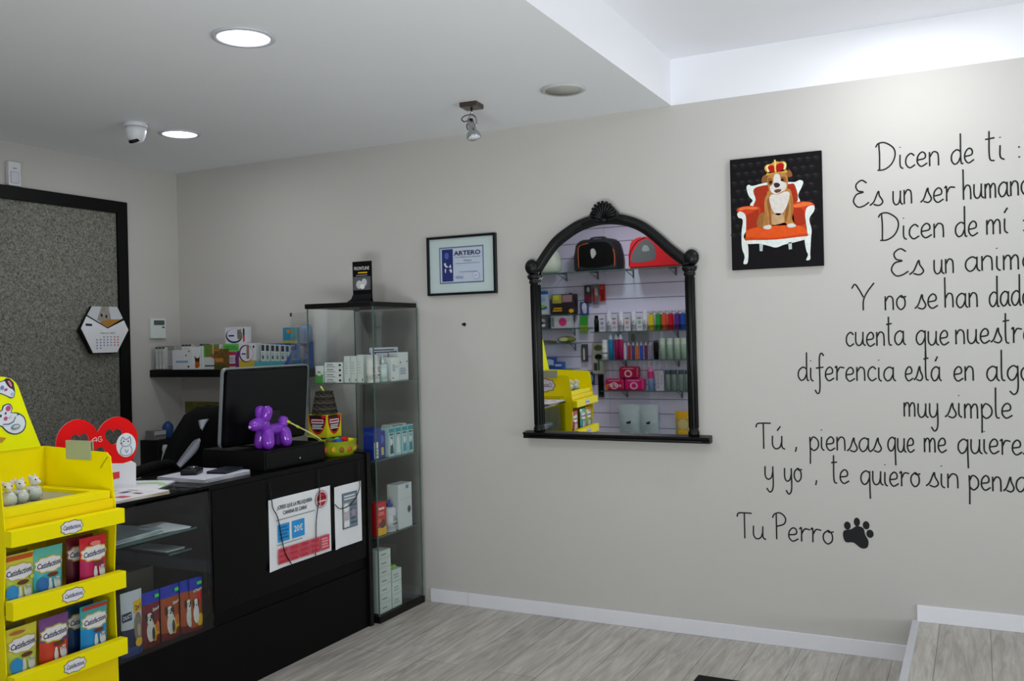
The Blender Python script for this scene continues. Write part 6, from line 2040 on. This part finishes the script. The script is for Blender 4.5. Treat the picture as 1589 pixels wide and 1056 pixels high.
# bottles and cartons on the wider shelves
g1 = 'bottles and boxes on the bottle shelf'
Y1 = YW + 0.10
can('black_tube', 'black capped tube at the end of the bottle shelf', 'tube', (1.083, Y1, T2 + .0005), 0.024, 0.165, [(0.0, 1, BLACK), (0.75, 1, BLACK), (0.76, 0.8, GREEN), (1.0, 0.75, BLACK)], g1)
for i, x in enumerate((1.152, 1.282, 1.42, 1.547)):
    carton('shampoo_box', ('plain white box beside the black tube', 'white box with a red mark between two white bottles', 'white box with an orange mark between white bottles', 'white box with a green mark beside the yellow bottle')[i] + ', bottle shelf', 'box', (x, Y1, T2 + .0005), 0.066, 0.05, 0.168, M('#cfcfda', 0.5), [('e', 0.5, 0.5, 0.26, 0.1, (LGB, M('#d87a90', 0.5), M('#d8906a', 0.5), M('#7ab87a', 0.5))[i]), ('l', 0.2, 0.15, 0.8, 0.3, 2, GREY), ('l', 0.2, 0.7, 0.8, 0.8, 1, INK)], R180, g1)
for i, x in enumerate((1.225, 1.353, 1.486, 1.602)):
    bottle('white_bottle', ('first', 'second', 'third', 'fourth')[i] + ' slim white bottle on the bottle shelf, counted from the black tube', 'bottle', (x, Y1 + 0.01, T2 + .0005), 0.023, 0.215, M('#d4d4de', 0.35), M('#dcdce4', 0.35), g1, shoulder=0.86, neck=0.5, capfrac=0.2, rotz=R180, text='No7', tip=True)
for i, (x, m, nm) in enumerate(((1.662, M('#c8b41c', 0.35), 'yellow'), (1.735, M('#2a8a3a', 0.35), 'green'), (1.795, M('#c8502a', 0.35), 'orange'), (1.86, M('#b81426', 0.35), 'red'), (1.925, M('#5a2a7a', 0.35), 'purple'), (1.985, M('#1f4a9a', 0.35), 'blue'), (2.05, M('#8a2a5a', 0.35), 'plum'), (2.115, M('#2a7a7a', 0.35), 'teal'))):
    bottle('shampoo_bottle', nm + ' shampoo bottle with a pale cap on the bottle shelf', 'bottle', (x, Y1, T2 + .0005), 0.029, 0.195, m, M('#b8b8bc', 0.35), g1, shoulder=0.8, neck=0.55, capfrac=0.2, rotz=R180, band=None, bandz=(0.25, 0.29))
g2 = 'tubes and cans on the tube shelf'
can('white_can', 'white can with dark writing at the end of the tube shelf', 'can', (1.165, Y1, T3 + .0005), 0.03, 0.2, [(0.0, 1, WHITE), (0.3, 1, WHITE), (0.32, 1, DGREY), (0.36, 1, DGREY), (0.37, 1, WHITE), (0.55, 1, WHITE), (0.56, 1, DGREY), (0.6, 1, WHITE), (0.88, 1, WHITE), (1, 0.8, WHITE)], g2)
for i, (x, m, nm) in enumerate(((1.23, M('#1f86c0', 0.25), 'tall shiny blue aerosol can'), (1.29, M('#a8185a', 0.25), 'tall magenta aerosol can beside the blue one'), (1.335, M('#b01c60', 0.25), 'tall magenta aerosol can beside the slim tubes'))):
    can('aerosol_can', nm + ' on the tube shelf', 'can', (x, Y1, T3 + .0005), 0.024, 0.255, [(0.0, 1, m), (0.8, 1, m), (0.86, 0.7, M('#c8c8d0', 0.3)), (0.98, 0.35, M('#c8c8d0', 0.3)), (1.0, 0.2, M('#c8c8d0', 0.3))], g2)
for i, (x, m, nm) in enumerate(((1.378, M('#b8b4c4', 0.35), 'white'), (1.42, M('#9a1f2c', 0.35), 'red'), (1.465, M('#4a2a6a', 0.35), 'purple'), (1.507, M('#c0641c', 0.35), 'orange'), (1.55, M('#1f3fb0', 0.35), 'bright blue'), (1.597, M('#5a1a34', 0.35), 'maroon'), (1.645, M('#8a7a94', 0.35), 'mauve'))):
    can('slim_tube', 'slim ' + nm + ' tube with a pale tip on the tube shelf', 'tube', (x, Y1, T3 + .0005), 0.0165, 0.17, [(0.0, 1, m), (0.02, 1, m), (0.82, 0.9, m), (0.85, 0.5, M('#c4c2cc', 0.4)), (1.0, 0.3, M('#c4c2cc', 0.4))], g2)
can('black_can', 'short black can between the slim tubes and the pale green cans', 'can', (1.70, Y1, T3 + .0005), 0.026, 0.185, [(0.0, 1, BLACK), (0.85, 1, BLACK), (0.9, 0.8, BLACK), (1.0, 0.75, DGREY)], g2)
for i, x in enumerate((1.77, 1.845, 1.92, 1.985, 2.06)):
    can('spray_can', ('first', 'second', 'third', 'fourth', 'fifth')[i] + ' pale green can on the tube shelf, counted from the black can', 'can', (x, Y1, T3 + .0005), 0.032, 0.205, [(0.0, 1, M('#a9c0ae', 0.35)), (0.7, 1, M('#a9c0ae', 0.35)), (0.74, 1, M('#c8d2c4', 0.35)), (0.92, 1, M('#c8d2c4', 0.35)), (1.0, 0.75, M('#c8d2c4', 0.35))], g2)
g3 = 'packs on the wipe shelf'
WP = M('#b81450', 0.3, coat=0.12)
for i, (x, z, m, tx) in enumerate(((1.268, T4 + .0005, WP, 'Ohh'), (1.475, T4 + .0005, M('#c8186a', 0.3, coat=0.12), 'O'), (1.42, T4 + 0.121, M('#a81240', 0.3, coat=0.12), 'O'))):
    b = B()
    b.box(-0.1, 0.1, -0.05, 0.05, 0, 0.118, m, 0.02, 3)
    prints_on(b, [('e', 0.5, 0.42, 0.2, 0.3, M('#e0b8c8', 0.4)), ('e', 0.5, 0.42, 0.13, 0.2, m)] + ([('t', 'ohh', 0.5, 0.45, 0.3, 0.75, WHITE), ('e', 0.9, 0.3, 0.1, 0.25, ORANGE)] if i == 0 else []) + [('l', 0.2, 0.8, 0.8, 0.9, 1, M('#e8a0b8', 0.4))], 0.2, 0.118, -0.05)
    tag(b.build('wipe_pack', None, (x, Y1, z), R180), ('magenta wipe pack with an orange corner on the wipe shelf', 'pink-magenta wipe pack beside the spray can, wipe shelf', 'dark red wipe pack lying on top of the two magenta ones')[i], 'wipes', g3)
can('aerosol_can', 'pink and light blue spray can on the wipe shelf', 'can', (1.637, Y1, T4 + .0005), 0.031, 0.235, [(0.0, 1, M('#7a9cc8', 0.3)), (0.5, 1, M('#7a9cc8', 0.3)), (0.52, 1, M('#c02a6a', 0.3)), (0.8, 1, M('#c02a6a', 0.3)), (0.86, 0.75, M('#d87aa8', 0.3)), (1.0, 0.7, M('#d87aa8', 0.3))], g3)
carton('lotion_box', 'white box with small print on the wipe shelf', 'box', (1.735, Y1, T4 + .0005), 0.08, 0.05, 0.195, M('#c0bcc8', 0.5), [('l', 0.55, 0.1, 0.9, 0.95, 8, GREY), ('l', 0.1, 0.3, 0.4, 0.8, 5, LGB)], R180, g3)
for i, x in enumerate((1.815, 1.875, 1.945, 2.01)):
    can('jar', ('first', 'second', 'third', 'fourth')[i] + ' grey-green jar on the wipe shelf, counted from the white box', 'jar', (x, Y1, T4 + .0005), 0.028, 0.2, [(0.0, 1, M('#7a8a84', 0.25)), (0.8, 1, M('#8a9a94', 0.25)), (0.82, 1.03, M('#3a4a48', 0.35)), (1.0, 1.03, M('#3a4a48', 0.35))], g3)
# clear bags on the lowest shelf
BG = M('#b4c2c6', 0.3, coat=0.12, var=0.12, scale=25)
for i, (x, w_) in enumerate(((1.412, 0.225), (1.615, 0.19))):
    pouch('clear_bag', ('pale bag with a small dog emblem at the mirror bottom', 'narrower pale bag with an emblem beside the first one')[i], 'bag', (x, YW + 0.13, 0.2505), w_, 0.31, 0.09, [(0.46, M('#a9b9c0', 0.3, coat=0.12, var=0.15, scale=20)), (1.0, BG)],
          [E_(0.5, 0.42, 0.12, 0.04, INK), E_(0.42, 0.46, 0.04, 0.03, INK), ('c', 0.5, 0.33, [(0.25, 0.32), (0.75, 0.32), (0.75, 0.335), (0.25, 0.335)], GREY), ('c', 0.5, 0.25, [(0.3, 0.245), (0.7, 0.245), (0.7, 0.256), (0.3, 0.256)], GREY), E_(0.35 + 0.2 * i, 0.08, 0.05, 0.04, WHITE)], R180, 'pale bags on the lowest shelf')
pouch('kibble_bag', 'yellow and orange-topped bag at the mirror corner', 'bag', (1.965, YW + 0.13, 0.2505), 0.17, 0.25, 0.09, [(0.72, M('#b0a05a', 0.4, var=0.4, scale=60)), (1.0, M('#d8a41c', 0.4))], [E_(0.5, 0.5, 0.3, 0.2, M('#c8b87a', 0.5)), E_(0.5, 0.2, 0.3, 0.1, OYELLOW)], R180)
carton('blue_carton', 'blue carton on the short shelf over the yellow stand in the mirror', 'box', (0.53, YW + 0.1, 0.9185), 0.16, 0.09, 0.115, M('#1f4fa8', 0.4), [('p', [(0.0, 0.3), (0.6, 0.5), (0.4, 0.9), (0.0, 0.8)], M('#b8c8e0', 0.5)), ('l', 0.3, 0.2, 0.8, 0.45, 1, M('#9ab8e8', 0.5))], R180)
carton('blue_carton', 'smaller blue carton beside the taller blue one in the mirror', 'box', (0.66, YW + 0.1, 0.9185), 0.09, 0.08, 0.07, M('#2a5ab0', 0.4), [('r', 0.1, 0.4, 0.9, 0.7, M('#c0ccdc', 0.5))], R180)
